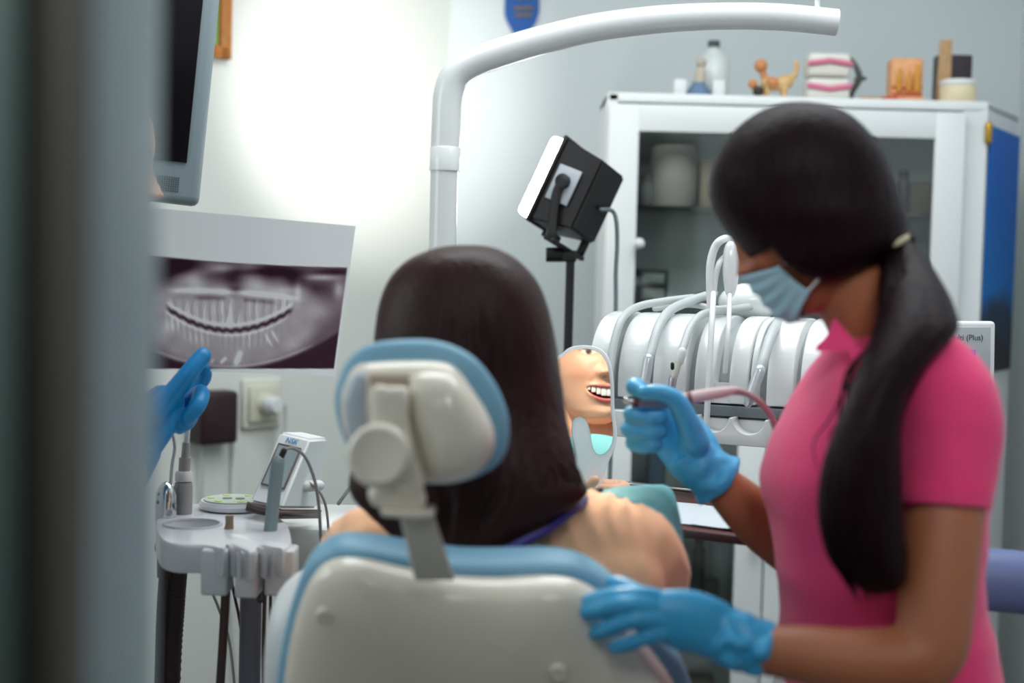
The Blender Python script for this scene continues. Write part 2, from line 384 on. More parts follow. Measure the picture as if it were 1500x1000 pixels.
# ---- things on top of the cabinet
zt1 = zt + .0005; s = (YC + .06) / FPX; yt = YC + .06
def tx(px, py=120): return PY(px, py, yt).x
sf = mat('figure_white', (222, 224, 224), .5)
g = thing('seated_figurine', 'small seated figurine in blue between two white cubes on the cabinet top', 'figurine', (tx(1024), yt, zt))
x = tx(1024)
bm = new(); lathe(bm, (x, yt, zt1), Z, [(0, 0), (17 * s, 0), (18 * s, 6 * s), (13 * s, 14 * s), (8 * s, 22 * s), (0, 23 * s)], 20); obj('robe', bm, mat('figure_blue', (92, 120, 150), .6), g)
bm = new(); tube(bm, [(x, yt, zt1 + 20 * s), (x + 2 * s, yt, zt1 + 34 * s), (x + 2 * s, yt, zt1 + 42 * s)], [9 * s, 8 * s, 5 * s]); ball(bm, (x + 2 * s, yt, zt1 + 50 * s), 8 * s); obj('torso', bm, mat('figure_tan', (186, 176, 160), .6), g)
for px_, lab in ((996, 'left'), (1052, 'right')):
    bm = new(); box(bm, (tx(px_), yt, zt1 + 12 * s), (18 * s, 18 * s, 24 * s), bev=.003); tag(obj('white_cube', bm, sf), 'white cube on the cabinet top %s the blue figurine' % ('on the far left, before' if lab == 'left' else 'just right of'), 'cube')
g = thing('spray_bottle', 'tall clear white bottle with a dark cap behind the blue figurine', 'bottle', (tx(1044), yt + .08, zt))
x = PY(1044, 120, yt + .08).x; bm = new(); lathe(bm, (x, yt + .08, zt1), Z, [(0, 0), (22 * s, 0), (24 * s, 4 * s), (24 * s, 60 * s), (10 * s, 74 * s), (8 * s, 80 * s), (0, 80 * s)], 24); obj('body', bm, mat('figure_pale', (208, 214, 213), .3), g)
bm = new(); lathe(bm, (x, yt + .08, zt1 + 79 * s), Z, [(0, 0), (9 * s, 0), (9 * s, 10 * s), (0, 10 * s)], 20); obj('cap', bm, mat('cap_dark', (62, 74, 72), .5), g)
# wooden animal
g = thing('wooden_animal', 'honey coloured wooden toy animal with a raised tail on the cabinet top', 'figurine', (tx(1138), yt, zt))
x = tx(1138); wd = mat('honey_wood', (206, 168, 112), .55, var=.2, bscale=80); wd2 = mat('orange_wood', (205, 135, 85), .5)
def q(dx, dz, dy=0): return V((x + dx * s, yt + dy * s, zt1 + dz * s))
bm = new(); tube(bm, [q(-14, 22), q(0, 21), q(14, 25)], [10 * s, 10 * s, 11 * s])
for dx in (-13, 12):
    for dy in (-6, 6): tube(bm, [q(dx, 20, dy), q(dx - 2, 8, dy), q(dx - 1, 4 * s, dy)], [5 * s, 4 * s, 4 * s], rnd=False)
tube(bm, [q(18, 28), q(25, 34), q(28, 44), q(27, 52)], [6 * s, 4.5 * s, 4 * s, 4.5 * s]); obj('body', fuse(bm, .003, 3), wd, g)
bm = new(); tube(bm, [q(-16, 26), q(-22, 40)], [5 * s, 5 * s]); ball(bm, q(-24, 47), 10 * s); obj('head', fuse(bm, .003, 3), wd2, g)
bm = new(); ball(bm, q(-8, 22, -8), 9 * s); obj('saddle', bm, wd2, g)
g = thing('beetle_toy', 'tiny dark toy with an orange head beside the wooden animal', 'toy', q(-29, 0))
bm = new(); ball(bm, q(-29, 8.2, -13), 8 * s); obj('body', bm, mat('toy_dark', (44, 34, 28), .5), g)
bm = new(); ball(bm, q(-37, 19, -13), 7 * s); obj('head', bm, wd2, g)
# big tooth model in articulator
g = thing('jaw_model', 'oversized white jaw model with pink gums on the cabinet top', 'dental model', (tx(1215), yt, zt))
gum = mat('gum_pink', (216, 118, 150), .4); tooth = mat('model_tooth', (222, 222, 212), .35)
for nm, z0, z1_ in (('lower_jaw', 0, 30), ('upper_jaw', 31.5, 66)):
    bm = new(); box(bm, (tx(1211), yt + .005, zt1 + (z0 + z1_) / 2 * s), (62 * s, .075, (z1_ - z0) * s), bev=.012, seg=4); pj = obj(nm, bm, tooth, g)
    bm = new(); zz = (18 if z0 == 0 else 50)
    tube(bm, [(tx(1211) + dx * s, yt - .034, zt1 + (zz + (4 - 4 * abs(dx) / 28) * (1 if z0 else -1)) * s) for dx in (-29, -20, -10, 0, 10, 20, 29)], 4.2 * s, rnd=True); obj('gum', bm, gum, pj)
bm = new(); tube(bm, [(tx(1243), yt, zt1 + 62 * s), (tx(1251), yt - .01, zt1 + 50 * s), (tx(1257), yt - .01, zt1 + 32 * s), (tx(1250), yt, zt1 + 14 * s), (tx(1248), yt, zt1 + 2 * s)], [3 * s, 4 * s, 5 * s, 4 * s, 2 * s])
tube(bm, [(tx(1252), yt - .01, zt1 + 30 * s), (tx(1265), yt - .01, zt1 + 32 * s)], 3 * s); obj('hinge', bm, mat('dark_metal', (92, 94, 90), .4, .7), g)
g = thing('pen', 'red pen lying on the cabinet top before the cutaway model', 'pen', (tx(1280), yt, zt))
bm = new(); a = V((tx(1258), yt - .03, zt1 + .004)); c = V((tx(1288), yt - .03, zt1 + .004)); tube(bm, [a, c], [.0035, .004]); obj('barrel', bm, mat('tan_pen', (186, 150, 120), .5), g)
bm = new(); tube(bm, [c, c + V((22 * s, 0, 0))], .0042); obj('cap', bm, mat('red_cap', (196, 62, 48), .4), g)
# cutaway tooth block
g = thing('tooth_cutaway_model', 'orange brown cutaway block showing tooth roots on the cabinet top', 'dental model', (tx(1325), yt, zt))
bx0 = tx(1325)
bm = new(); box(bm, (bx0, yt, zt1 + 34 * s), (47 * s, .05, 56 * s), bev=.008, seg=3); box(bm, (bx0, yt, zt1 + 4 * s), (47 * s, .055, 8 * s)); blk = obj('block', bm, mat('bone_orange', (222, 160, 110), .5, var=.15, bscale=70), g)
for dx, w_, h_ in ((-12, 5, 34), (2, 5, 30), (14, 6, 40)):
    bm = new(); tube(bm, [(bx0 + dx * s, yt - .025, zt1 + 16 * s), (bx0 + dx * s, yt - .027, zt1 + (h_) * s), (bx0 + (dx + 1) * s, yt - .025, zt1 + (h_ + 12) * s)], [w_ * s, w_ * .8 * s, 1.5 * s]); obj('root', bm, mat('root_amber', (204, 140, 50), .4), g)
bm = new(); tube(bm, [(bx0 - 20 * s, yt - .026, zt1 + 19 * s), (bx0, yt - .028, zt1 + 18 * s), (bx0 + 20 * s, yt - .026, zt1 + 20 * s)], 2.2 * s); tube(bm, [(bx0 - 20 * s, yt - .027, zt1 + 9 * s), (bx0 + 20 * s, yt - .027, zt1 + 9 * s)], 2.2 * s); obj('gum_line', bm, mat('gum_red', (186, 74, 62), .4), g)
bm = new(); box(bm, (tx(1409), yt + .08, zt1 + 38 * s), (50 * s, .05, 76 * s), bev=.003); g = tag(obj('black_box', bm, mat('aubergine_box', (46, 34, 44), .5)), 'upright black box at the right end of the cabinet top', 'box')
bm = new(); prism(bm, [V((tx(1377), yt + .03, zt1)), V((tx(1399), yt + .03, zt1)), V((tx(1397), yt + .045, zt1 + 96 * s)), V((tx(1380), yt + .045, zt1 + 96 * s))], (0, .008, 0), .001)
for v in bm.verts: v.co.x += (v.co.z - zt1) * .04
tag(obj('wooden_ruler', bm, mat('ruler_wood', (178, 142, 100), .6, var=.2, stretch=(8, 8, 1), bscale=40)), 'wooden ruler stick leaning on the upright black box', 'ruler')
g = thing('cream_jar', 'squat cream jar with a white lid in front of the black box', 'jar', (tx(1402), yt - .01, zt))
x = tx(1402); bm = new(); lathe(bm, (x, yt - .01, zt1), Z, [(0, 0), (25 * s, 0), (26 * s, 3 * s), (26 * s, 22 * s), (24 * s, 24 * s), (0, 24 * s)], 28); obj('body', bm, mat('cream_body', (222, 208, 172), .5), g)
bm = new(); lathe(bm, (x, yt - .01, zt1 + 23.5 * s), Z, [(0, 0), (25 * s, 0), (26 * s, 2 * s), (26 * s, 7 * s), (24 * s, 9 * s), (0, 9 * s)], 28); obj('lid', bm, white_sat, g)

# ================================================================== ON THE WALLS
pen = thing('pennant', 'blue pointed pennant hanging high on the back wall above the lamp arm', 'pennant', PY(765, 50, YB - .01))
f = lambda px, py: PY(px, py, YB - .007)
bm = new(); prism(bm, [f(741, -70), f(792, -70), f(790, 18), f(785, 34), f(766, 56), f(755, 54), f(742, 30), f(739, 20)], (0, .006, 0)); obj('cloth', bm, mat('pennant_blue', (14, 84, 160), .6), pen)
for y0, wd_ in ((-4, 9), (12, 12), (22, 10)):
    bm = new(); a, c = PY(767 - wd_, y0, YB - .008), PY(767 + wd_, y0, YB - .008); tube(bm, [a, c], .006, rnd=True); obj('embroidery', bm, mat('gold_thread', (118, 108, 100), .6), pen)
# framed picture on the left wall
fr = thing('framed_picture', 'wooden framed picture with a green mat on the left wall behind the monitor', 'picture', LW(300, 86, .01))
o = LW(336, 88, .012); wpx = .45; hpx = .5
def lp(a, b, off=0): return o - LX * a + Z * b + LN * off
fw_ = .03
bm = new()
box(bm, lp(wpx / 2, fw_ / 2), (wpx, .022, fw_), LROT, .003); box(bm, lp(wpx / 2, hpx - fw_ / 2), (wpx, .022, fw_), LROT, .003); box(bm, lp(fw_ / 2, hpx / 2), (fw_, .022, hpx), LROT, .003); box(bm, lp(wpx - fw_ / 2, hpx / 2), (fw_, .022, hpx), LROT, .003)
obj('frame', bm, mat('oak_frame', (176, 112, 52), .45, var=.15, bscale=50), fr)
bm = new(); box(bm, lp(wpx / 2, hpx / 2, -.006), (wpx - .06, .006, hpx - .06), LROT); obj('mat_board', bm, mat('green_mat', (132, 168, 96), .7), fr)
bm = new(); box(bm, lp(wpx / 2, hpx / 2, -.001), (wpx - .115, .006, hpx - .115), LROT); obj('print', bm, mat('print_white', (222, 226, 226), .5), fr)
# wall socket with adapter
so = thing('wall_socket', 'square ivory wall socket on the left wall under the X-ray print', 'socket', LW(380, 590))
c = LW(380, 590); sW = .115
bm = new(); box(bm, c + LN * .008, (sW, .016, .125), LROT, .008, 3); bx_ = obj('back_plate', bm, mat('socket_ivory', (214, 215, 203), .45), so)
bm = new(); box(bm, c + LN * .02 - LX * .003, (sW * .74, .014, .092), LROT, .006, 3); obj('cover', bm, mat('socket_cream', (206, 205, 186), .45), so)
bm = new(); lathe(bm, c + LN * .026, LN, [(.0, 0), (.026, 0), (.027, .004), (.022, .01), (0, .01)]); obj('round_insert', bm, mat('socket_cream', (206, 205, 186)), so)
pl = thing('power_plug', 'round white power plug pushed into the ivory wall socket', 'plug', c + LN * .036)
bm = new(); lathe(bm, c + LN * .0365, LN, [(0, 0), (.02, 0), (.021, .004), (.021, .034), (.017, .042), (0, .043)]); obj('body', bm, mat('plug_white', (216, 220, 220), .4), pl)
e = c + LN * .06 + LX * .024
bm = new(); tube(bm, [e - LX * .008, e + LX * .008, e + LX * .012 - Z * .03, e + LX * .01 - Z * .12, e + LX * .004 - Z * .35, e - LX * .0 - Z * .75], .005); obj('cable', bm, hose_grey, pl)
ad_ = thing('power_adapter', 'black power adapter on the left wall beside the blue gloved hand', 'adapter', LW(301, 610))
c = LW(302, 609); bm = new(); box(bm, c + LN * .032, (.105, .062, .128), LROT, .012, 3); obj('body', bm, mat('adapter_black', (40, 16, 20), .35), ad_)
bm = new(); a = LW(296, 648, .02); tube(bm, [a, LW(297, 690, .02), LW(299, 760, .012), LW(330, 850, .012), LW(345, 1000, .012)], .0032); obj('lead', bm, hose_grey, ad_)
bm = new(); tube(bm, [LW(324, 596, .02), LW(332, 594, .03), LW(340, 605, .024), LW(343, 650, .014), LW(341, 735, .012), LW(340, 900, .012)], [.009, .008, .006, .005, .005, .005]); tag(obj('wall_cable', bm, white_sat), 'white cable bending out of the black adapter and down the left wall', 'cable')

# ================================================================== MONITOR
dm = 2.25
mon = thing('monitor', 'wall mounted monitor with black screen and silver frame beside the door jamb', 'monitor', P(180, 300, dm))
TR, BR = P(324, -30, dm + .05), P(291, 300, dm + .03)
up_ = (TR - BR).normalized(); rt = (R * .97 + FW * .22); rt = (rt - up_ * rt.dot(up_)).normalized(); nn = rt.cross(up_).normalized()   # nn points away
if nn.dot(FW) < 0: nn = -nn
MR = axes(rt, nn, up_); Hm = .44; Wm = .52; o = BR - rt * (Wm / 2) + up_ * (Hm / 2)
bm = new(); box(bm, o + nn * .02, (Wm, .04, Hm), MR, .012, 3); cs = obj('casing', bm, mat('monitor_silver', (132, 146, 152), .45), mon)
bm = new(); box(bm, o - nn * .001 + up_ * .022 , (Wm - .05, .006, Hm - .085), MR, .001); obj('screen', bm, mat('screen_black', (16, 12, 18), .25, spec=.3), mon)
bm = new()
g0 = BR + up_ * .028 - rt * .035
for i in range(14):
    for j in range(7): box(bm, g0 - rt * (i * .0036) + up_ * ((j - 3) * .0036) - nn * .0003, (.0021, .0014, .0021), MR)
obj('speaker_grille', bm, mat('grille_dark', (74, 84, 88), .6), mon)
bm = new(); q0 = o + nn * .04; q1 = on_plane(150, 150, V((XC, YB, 0)) + LN * .025, LN); tube(bm, [q0, (q0 + q1) / 2 + V((0, 0, .02)), q1], .02); obj('wall_arm', bm, grey_plastic, mon)
# ================================================================== FLOODLIGHT
dl_ = 2.75; s = S(dl_)
fl = thing('floodlight', 'black halogen floodlight glowing white on a slim black stand left of the glass cabinet', 'work light', (P(868, 460, dl_).x, P(868, 460, dl_).y, 0))
fa = (-R * .80 + U * .38 + FW * .46).normalized(); fu = (U * .93 + R * .40); fu = (fu - fa * fu.dot(fa)).normalized(); fw_ = fa.cross(fu).normalized()
FR = axes(fa, fw_, fu); fc = P(822, 275, dl_)          # centre of the front plate
def fp(a, w, u): return fc + fa * a + fw_ * w + fu * u
hw, hh = .062, .084
bm = new(); a = [fp(0, sx * hw, sz * hh) for sx, sz in ((-1, -1), (1, -1), (1, 1), (-1, 1))]; b_ = [fp(-.088, sx * hw * .92, sz * hh * .84) for sx, sz in ((-1, -1), (1, -1), (1, 1), (-1, 1))]
t = bmesh.new(); va = [t.verts.new(p) for p in a]; vb = [t.verts.new(p) for p in b_]; t.faces.new(va); t.faces.new(vb[::-1])
for i in range(4): t.faces.new((va[i], vb[i], vb[(i + 1) % 4], va[(i + 1) % 4]))
bmesh.ops.recalc_face_normals(t, faces=t.faces[:]); bmesh.ops.bevel(t, geom=t.edges[:], offset=.004, segments=2, affect='EDGES'); merge(bm, t)
box(bm, fp(.002, 0, 0), (.008, hw * 2 + .012, hh * 2 + .01), FR, .003)
obj('housing', bm, black_pl, fl)
bm = new(); box(bm, fp(.02, 0, 0), (.03, hw * 2 - .004, hh * 2 - .006), FR, .009, 3)
fe = mat('lamp_glass_lit', (255, 252, 244), .3, emit=22); obj('glass', bm, fe, fl)
side = -fw_ if fw_.dot(FW) > 0 else fw_
sg = 1 if side == fw_ else -1
bm = new(); box(bm, fp(-.036, sg * (hw + .001), .0), (.05, .004, .07), FR, .001); obj('side_label', bm, mat('label_silver', (176, 182, 190), .4), fl)
bm = new(); pv = fp(-.035, sg * (hw + .006), .005)
kn = P(858, 352, dl_ - .03)
tube(bm, [pv, pv + side * .002 - fu * .03, fp(-.062, sg * (hw + .008), -.1)], .0095, ref=side, ratio=1, seg=10)
lathe(bm, pv - side * .004, side, [(0, 0), (.014, 0), (.014, .012), (.008, .014), (0, .014)], 20)
lo = fp(-.062, 0, -.105); box(bm, lo, (.022, hw * 2 + .03, .008), FR, .002)
box(bm, fp(-.062, -sg * (hw + .008), -.05), (.018, .006, .12), FR, .002)
obj('bracket', bm, black_pl, fl)
bm = new(); box(bm, fp(-.025, 0, -.094), (.03, .03, .014), FR, .003); obj('terminal_box', bm, black_pl, fl)
bm = new(); kp = lo - Z * .012; lathe(bm, kp - R * .035, R, [(0, 0), (.014, 0), (.014, .03), (.008, .034), (.008, .06), (0, .06)], 16); box(bm, kp - Z * .004 + R * .008, (.03, .022, .02), None, .003); obj('tilt_knob', bm, black_pl, fl)
bm = new(); tp = kp - Z * .01 + R * .012; tube(bm, [tp, V((tp.x, tp.y, .05))], .0085, rnd=False); tube(bm, [V((tp.x, tp.y, .75)), V((tp.x, tp.y, .05))], .0125); obj('stand_pole', bm, black_pl, fl)
for k in range(3):
    a = math.radians(90 + 120 * k); bm = new(); tube(bm, [V((tp.x, tp.y, .3)), V((tp.x + .2 * math.cos(a), tp.y + .2 * math.sin(a), .012))], .009); obj('tripod_leg', bm, black_pl, fl)
bm = new(); tube(bm, [fp(-.098, 0, -.01), P(897, 309, dl_), P(903, 325, dl_), P(904, 360, dl_), P(902, 400, dl_), P(902, 450, dl_), P(898, 560, dl_), P(890, 800, dl_)], .0042); obj('cable', bm, mat('cable_slate', (112, 128, 132), .5), fl)

# ================================================================== LAMP ARM
da = 2.42; r_ = 21.5 * S(da)
base = P(650, 800, da)
la = thing('lamp_arm', 'glossy white post bending into a long curved lamp arm over the chair', 'dental lamp arm', (base.x, base.y, 0))
bm = new(); top = [P(651, 248, da), P(653, 190, da), P(656, 140, da), P(666, 112, da), P(688, 95, da), P(725, 80, da), P(790, 60, da), P(870, 41, da), P(960, 29, da), P(1050, 24, da), P(1140, 25, da), P(1226, 33, da)]
tube(bm, top, [r_, r_, r_, r_ * 1.02, r_, r_, r_ * .98, r_ * .95, r_ * .93, r_ * .9, r_ * .9, r_ * .9], seg=28, n=8, ref=FW, rnd=False)
obj('curved_arm', bm, white_gloss, la, angle=60)
bm = new(); foot = P(651, 247, da); foot0 = V((foot.x, foot.y, .0)); lathe(bm, foot0, Z, [(0, 0), (r_ * .95, 0), (r_ * .95, foot.z - .002), (0, foot.z - .002)], 28); obj('post', bm, white_gloss, la)
bm = new(); c = P(652, 232, da); lathe(bm, c - Z * .021, Z, [(r_ * .9, 0), (r_ * 1.06, .0), (r_ * 1.06, .038), (r_ * .98, .04)], 28); obj('collar', bm, white_gloss, la)
bm = new(); e = P(1197, 12, da); tube(bm, [e, e + Z * .25], .0042, rnd=False); obj('hanger_rod', bm, white_sat, la)
bm = new(); lathe(bm, (foot.x, foot.y, 0), Z, [(0, 0), (.075, 0), (.075, .02), (.04, .035), (0, .035)], 32); obj('base_plate', bm, white_sat, la)

# ================================================================== DELIVERY UNIT
du0 = P(1050, 590, 2.12); yw = yaw(-24); ex, ey = yw @ X, yw @ Y
def dp(x, y, z): return du0 + ex * x + ey * y + Z * z
def px2x(px, py=575):                       # local x of an image column on the front plane
    q_ = on_plane(px, py, du0, ey); return (q_ - du0).dot(ex)
du = thing('delivery_unit', 'white ridged dental delivery unit with instrument slots in front of the cabinet', 'dental unit', (dp(.12, .15, 0).x, dp(.12, .15, 0).y, 0))
prof = [(0, 0), (.0, .03), (.004, .055), (.014, .08), (.032, .102), (.058, .118), (.09, .126), (.13, .128), (.18, .12), (.22, .1), (.22, 0)]
def ridge(x0, x1, bm, pr=prof, z0=0):
    pl_ = catmull([(0,) + q_ for q_ in pr[:10]], 3) ; pl_ = [(q_[1], q_[2]) for q_ in pl_] + [pr[-1]]
    prism(bm, [dp(x0, a, b + z0) for a, b in pl_], ex * (x1 - x0), .0025)
for a, b in ((860, 893), (904, 944), (955, 1003)):
    bm = new(); ridge(px2x(a), px2x(b), bm); obj('ridge', bm, white_gloss, du)
bm = new(); ridge(px2x(1016), px2x(1046), bm); ridge(px2x(1067), px2x(1095), bm); box(bm, dp(px2x(1056), .012, .015), (px2x(1075) - px2x(1040), .02, .03), yw); obj('ridge', bm, white_gloss, du)
for a, b in ((1098, 1108), (1122, 1161), (1171, 1222)):
    bm = new(); ridge(px2x(a), px2x(b), bm); obj('ridge', bm, white_gloss, du)
bm = new(); pr2 = [(a + .022 if a < .2 else a, max(0, b - .012)) for a, b in prof]; x0, x1 = px2x(866), px2x(1218); prism(bm, [dp(x0, a, b) for a, b in pr2], ex * (x1 - x0)); 
box(bm, dp((x0 + x1) / 2, .12, -.012), (x1 - x0, .2, .026), yw, .004); obj('body', bm, mat('unit_grey', (164, 172, 172), .45), du)
# scalloped rest bar
bm = new(); x0, x1 = px2x(898, 600), px2x(1138, 600); zb, ztp = -.058, -.018
pts = [(x0, zb), (x1, zb), (x1, ztp)]
cs_ = [px2x(p, 600) for p in (1104, 1052, 1000, 948)]
for c_ in cs_:
    rr = .024
    for k in range(13):
        a = math.pi * k / 12; pts.append((c_ + rr * math.cos(a), ztp - .0 - rr * .95 * math.sin(a)))
pts += [(x0, ztp)]
prism(bm, [dp(a, -.028, b) for a, b in pts], ey * .032, .0015)
box(bm, dp((x0 + x1) / 2, .03, (zb + ztp) / 2 - .002), (x1 - x0, .05, ztp - zb - .004), yw, .004); obj('instrument_rest', bm, white_gloss, du)
bm = new(); box(bm, dp((x0 + x1) / 2, .03, -.011), (x1 - x0 + .03, .06, .016), yw, .002); obj('under_rail', bm, mat('rail_dark', (108, 118, 122), .5), du)
bm = new(); ball(bm, P(1098, 442, 2.3), 46 * S(2.3), .05, 28 * S(2.3), CAMROT); obj('rear_dome', bm, white_gloss, du)
# hose guide loops
bm = new()
dg_ = 2.2; hr = 4.6 * S(dg_)
tube(bm, [P(1040, 452, dg_), P(1040, 395, dg_), P(1046, 365, dg_), P(1056, 352, dg_), P(1068, 350, dg_ + .02), P(1074, 362, dg_ + .04)], [hr, hr * 1.3, hr * 1.3, hr * 1.3, hr * 1.2, hr], seg=14)
tube(bm, [P(1046, 430, dg_), P(1048, 405, dg_), P(1054, 385, dg_), P(1062, 375, dg_ + .02)], [hr * .8, hr, hr, hr * .8], seg=14)
obj('hose_loop', bm, white_gloss, du)
bm = new(); o = [P(1059, 400, dg_), P(1060, 370, dg_), P(1065, 355, dg_), P(1076, 356, dg_), P(1083, 385, dg_), P(1081, 410, dg_), P(1076, 430, dg_), P(1069, 436, dg_), P(1063, 428, dg_)]; inflate(bm, o, -FW, .014, .014, 8); obj('hose_pulley', bm, white_gloss, du)
for (pts_, nm) in (([P(1045, 430, dg_ - .05), P(1043, 470, 2.09), P(1038, 560, 2.06), P(1034, 640, 2.05), P(1034, 660, 2.05)], 4.4), ([P(1069, 432, dg_ - .01), P(1067, 480, 2.11), P(1062, 545, 2.1)], 3.6)):
    bm = new(); tube(bm, pts_, nm * S(2.1), seg=12); obj('hanging_hose', bm, white_sat, du)
# column carrying the unit (behind the dentist)
bm = new(); q_ = dp(.13, .14, -.02); tube(bm, [q_, V((q_.x, q_.y, .03))], .035, rnd=False); lathe(bm, (q_.x, q_.y, 0), Z, [(0, 0), (.2, 0), (.2, .03), (.05, .05), (0, .05)], 32); obj('column', bm, white_sat, du)

mat('pale_steel', (206, 211, 214), .3, .55)
def PD(px, py, d): return P(px, py, d + .00042 * (1050 - px) + .02)
def handpiece(label, hose_pts, tip_pts, hr, tr, tipm, nm='handpiece'):
    t = thing(nm, label, 'dental handpiece', tip_pts[-1])
    bm = new(); tube(bm, hose_pts, hr, seg=14, n=6); obj('hose', bm, hose_grey, t)
    bm = new(); tube(bm, tip_pts, tr, seg=16, n=4); obj('body', bm, tipm, t)
    return t
def G(px, py, off): # point near the unit's front, `off` in front of it
    return on_plane(px, py, du0 - ey * off, ey)
hs = 6.2 * S(2.15)
def gtop(px, back=.12): return dp(px2x(px), back, .13)
handpiece('hose and handpiece in the leftmost slot of the delivery unit', [PD(1015, 436, 2.29), PD(975, 441, 2.25), PD(935, 449, 2.2), PD(912, 466, 2.13), PD(900, 500, 2.1), PD(893, 545, 2.08)], [PD(893, 545, 2.08), PD(890, 575, 2.075), PD(888, 610, 2.07)], hs, [hs, hs * 1.1, hs * .9], D.materials['pale_steel'])
handpiece('steel handpiece with thick hose in the slot above the gloved thumb', [PD(1045, 430, 2.29), PD(1010, 441, 2.24), PD(980, 456, 2.17), PD(964, 480, 2.11), PD(955, 512, 2.08), PD(950, 526, 2.07)], [PD(950, 525, 2.07), PD(946, 550, 2.065), PD(940, 580, 2.06), PD(937, 600, 2.06)], hs * 1.15, [hs * 1.25, hs * 1.25, hs * 1.2, hs], D.materials['pale_steel'])
sy = handpiece('ivory air syringe with a tiny black mark, in the third slot of the delivery unit', [PD(1100, 449, 2.26), PD(1060, 455, 2.2), PD(1030, 460, 2.15), PD(1012, 478, 2.11), PD(1002, 505, 2.08), PD(998, 517, 2.07)], [PD(995, 527, 2.065), PD(989, 548, 2.06), PD(986, 556, 2.06)], hs * .95, [hs * .8, hs * .8, hs * .7], mat('syringe_ivory', (198, 200, 188), .4), 'air_syringe')
bm = new(); tube(bm, [PD(999, 515, 2.068), PD(995, 529, 2.066)], hs * 1.05, seg=14); obj('collar', bm, white_sat, sy)
bm = new(); a = PD(985, 536, 2.045); tube(bm, [a - U * .003, a + U * .003], .0028); obj('trigger', bm, black_pl, sy)
bm = new(); tube(bm, [PD(986, 554, 2.06), PD(983, 575, 2.06)], hs * .95, seg=14); tube(bm, [PD(983, 575, 2.06), PD(980, 600, 2.058)], hs * .4); obj('nozzle', bm, steel, sy)
handpiece('steel handpiece in the right slot of the delivery unit near the pink collar', [PD(1160, 462, 2.27), PD(1143, 470, 2.19), PD(1130, 490, 2.11), PD(1119, 525, 2.07), PD(1113, 544, 2.06)], [PD(1113, 542, 2.055), PD(1106, 562, 2.05), PD(1099, 582, 2.045), PD(1096, 590, 2.045)], hs * 1.2, [hs * 1.3, hs * 1.3, hs * 1.25, hs], D.materials['pale_steel'])
bm = new(); tube(bm, [PD(1120, 436, 2.33), PD(1085, 446, 2.27), PD(1052, 452, 2.25), PD(1010, 446, 2.27), PD(960, 452, 2.3)], hs * .8); tag(obj('spare_hose', bm, hose_grey), 'loose grey hose lying across the top of the delivery unit', 'hose')

# small display standing right of the unit
dd = 2.1
sd_ = thing('control_display', 'small white control display with a blue screen behind the pink shoulder', 'control panel', P(1420, 560, dd))
x_ = (R * .985 + FW * .17).normalized(); u_ = (U * .985 + R * .17); u_ = (u_ - x_ * u_.dot(x_)).normalized(); n_ = x_.cross(u_); DR = axes(x_, n_, u_)
cR = P(1454, 470, dd); o = cR - x_ * .062 - u_ * .055; k = -1 if n_.dot(FW) > 0 else 1
bm = new(); box(bm, o, (.122, .026, .11), DR, .006, 3); obj('casing', bm, white_gloss, sd_)
bm = new(); box(bm, o + n_ * k * .0132, (.104, .002, .092), DR, .0008); obj('bezel', bm, mat('bezel_grey', (176, 184, 186), .4), sd_)
bm = new(); box(bm, o + n_ * k * .0146 - x_ * .008 - u_ * .012, (.072, .0015, .05), DR); obj('screen', bm, mat('screen_violet', (86, 104, 196), .3, emit=.35), sd_)
def text(name, body, loc, rot, size, m, parent, align='LEFT'):
    c = D.curves.new(name, 'FONT'); c.body = body; c.size = size; c.align_x = align; c.extrude = .0002
    o_ = D.objects.new(name, c); COL.objects.link(o_)
    dg = bpy.context.evaluated_depsgraph_get(); me = D.meshes.new_from_object(o_.evaluated_get(dg)); D.objects.remove(o_); D.curves.remove(c)
    o_ = D.objects.new(name, me); COL.objects.link(o_); me.materials.clear(); me.materials.append(m)
    o_.parent = parent; w_ = V((0, 0, 0)); q_ = parent
    while q_ is not None: w_ += q_.location; q_ = q_.parent
    o_.location = V(loc) - w_; o_.rotation_euler = rot.to_euler(); return o_
TXR = axes(x_, u_, n_ * k)
text('lettering', 'Multi (Plus)', o + n_ * k * .0146 + x_ * .040 + u_ * .027, TXR, .012, mat('ink', (60, 64, 80), .5), sd_, 'RIGHT')
bm = new(); q_ = o - u_ * .05; tube(bm, [q_, q_ - Z * .08, V((q_.x - .1, q_.y + .1, q_.z - .16)), dp(.13, .14, -.1)], .012); obj('support_arm', bm, white_sat, sd_)

# ================================================================== TRAY TABLE
ztb = .925
def TB(px, py): return PZ(px, py, ztb)
tt = thing('tray_table', 'dark maroon edged tray table between the patient shoulder and the dentist', 'tray table', (P(1190, 760, 1.95).x, P(1190, 760, 1.95).y, 0))
fl_, fr_, br_, bl_ = TB(900, 762), TB(1260, 806), TB(1210, 736), TB(880, 708)
bm = new(); prism(bm, [fl_, fr_, br_, bl_], (0, 0, -.012), .002); obj('tabletop', bm, mat('maroon_board', (84, 40, 42), .45), tt)
bm = new(); a, b_ = TB(896, 711), TB(1012, 724); tube(bm, [a + Z * .006, b_ + Z * .006], .0035); obj('rail', bm, chrome, tt)
bm = new(); q_ = (fr_ + br_) / 2 - Z * .01 - ex * .06; tube(bm, [q_, V((q_.x, q_.y, .02))], .018, rnd=False); lathe(bm, (q_.x, q_.y, 0), Z, [(0, 0), (.15, 0), (.15, .02), (.03, .035), (0, .035)], 28); obj('column', bm, steel, tt)
pap = mat('tray_paper', (206, 214, 220), .6, bump=.25, bscale=25)
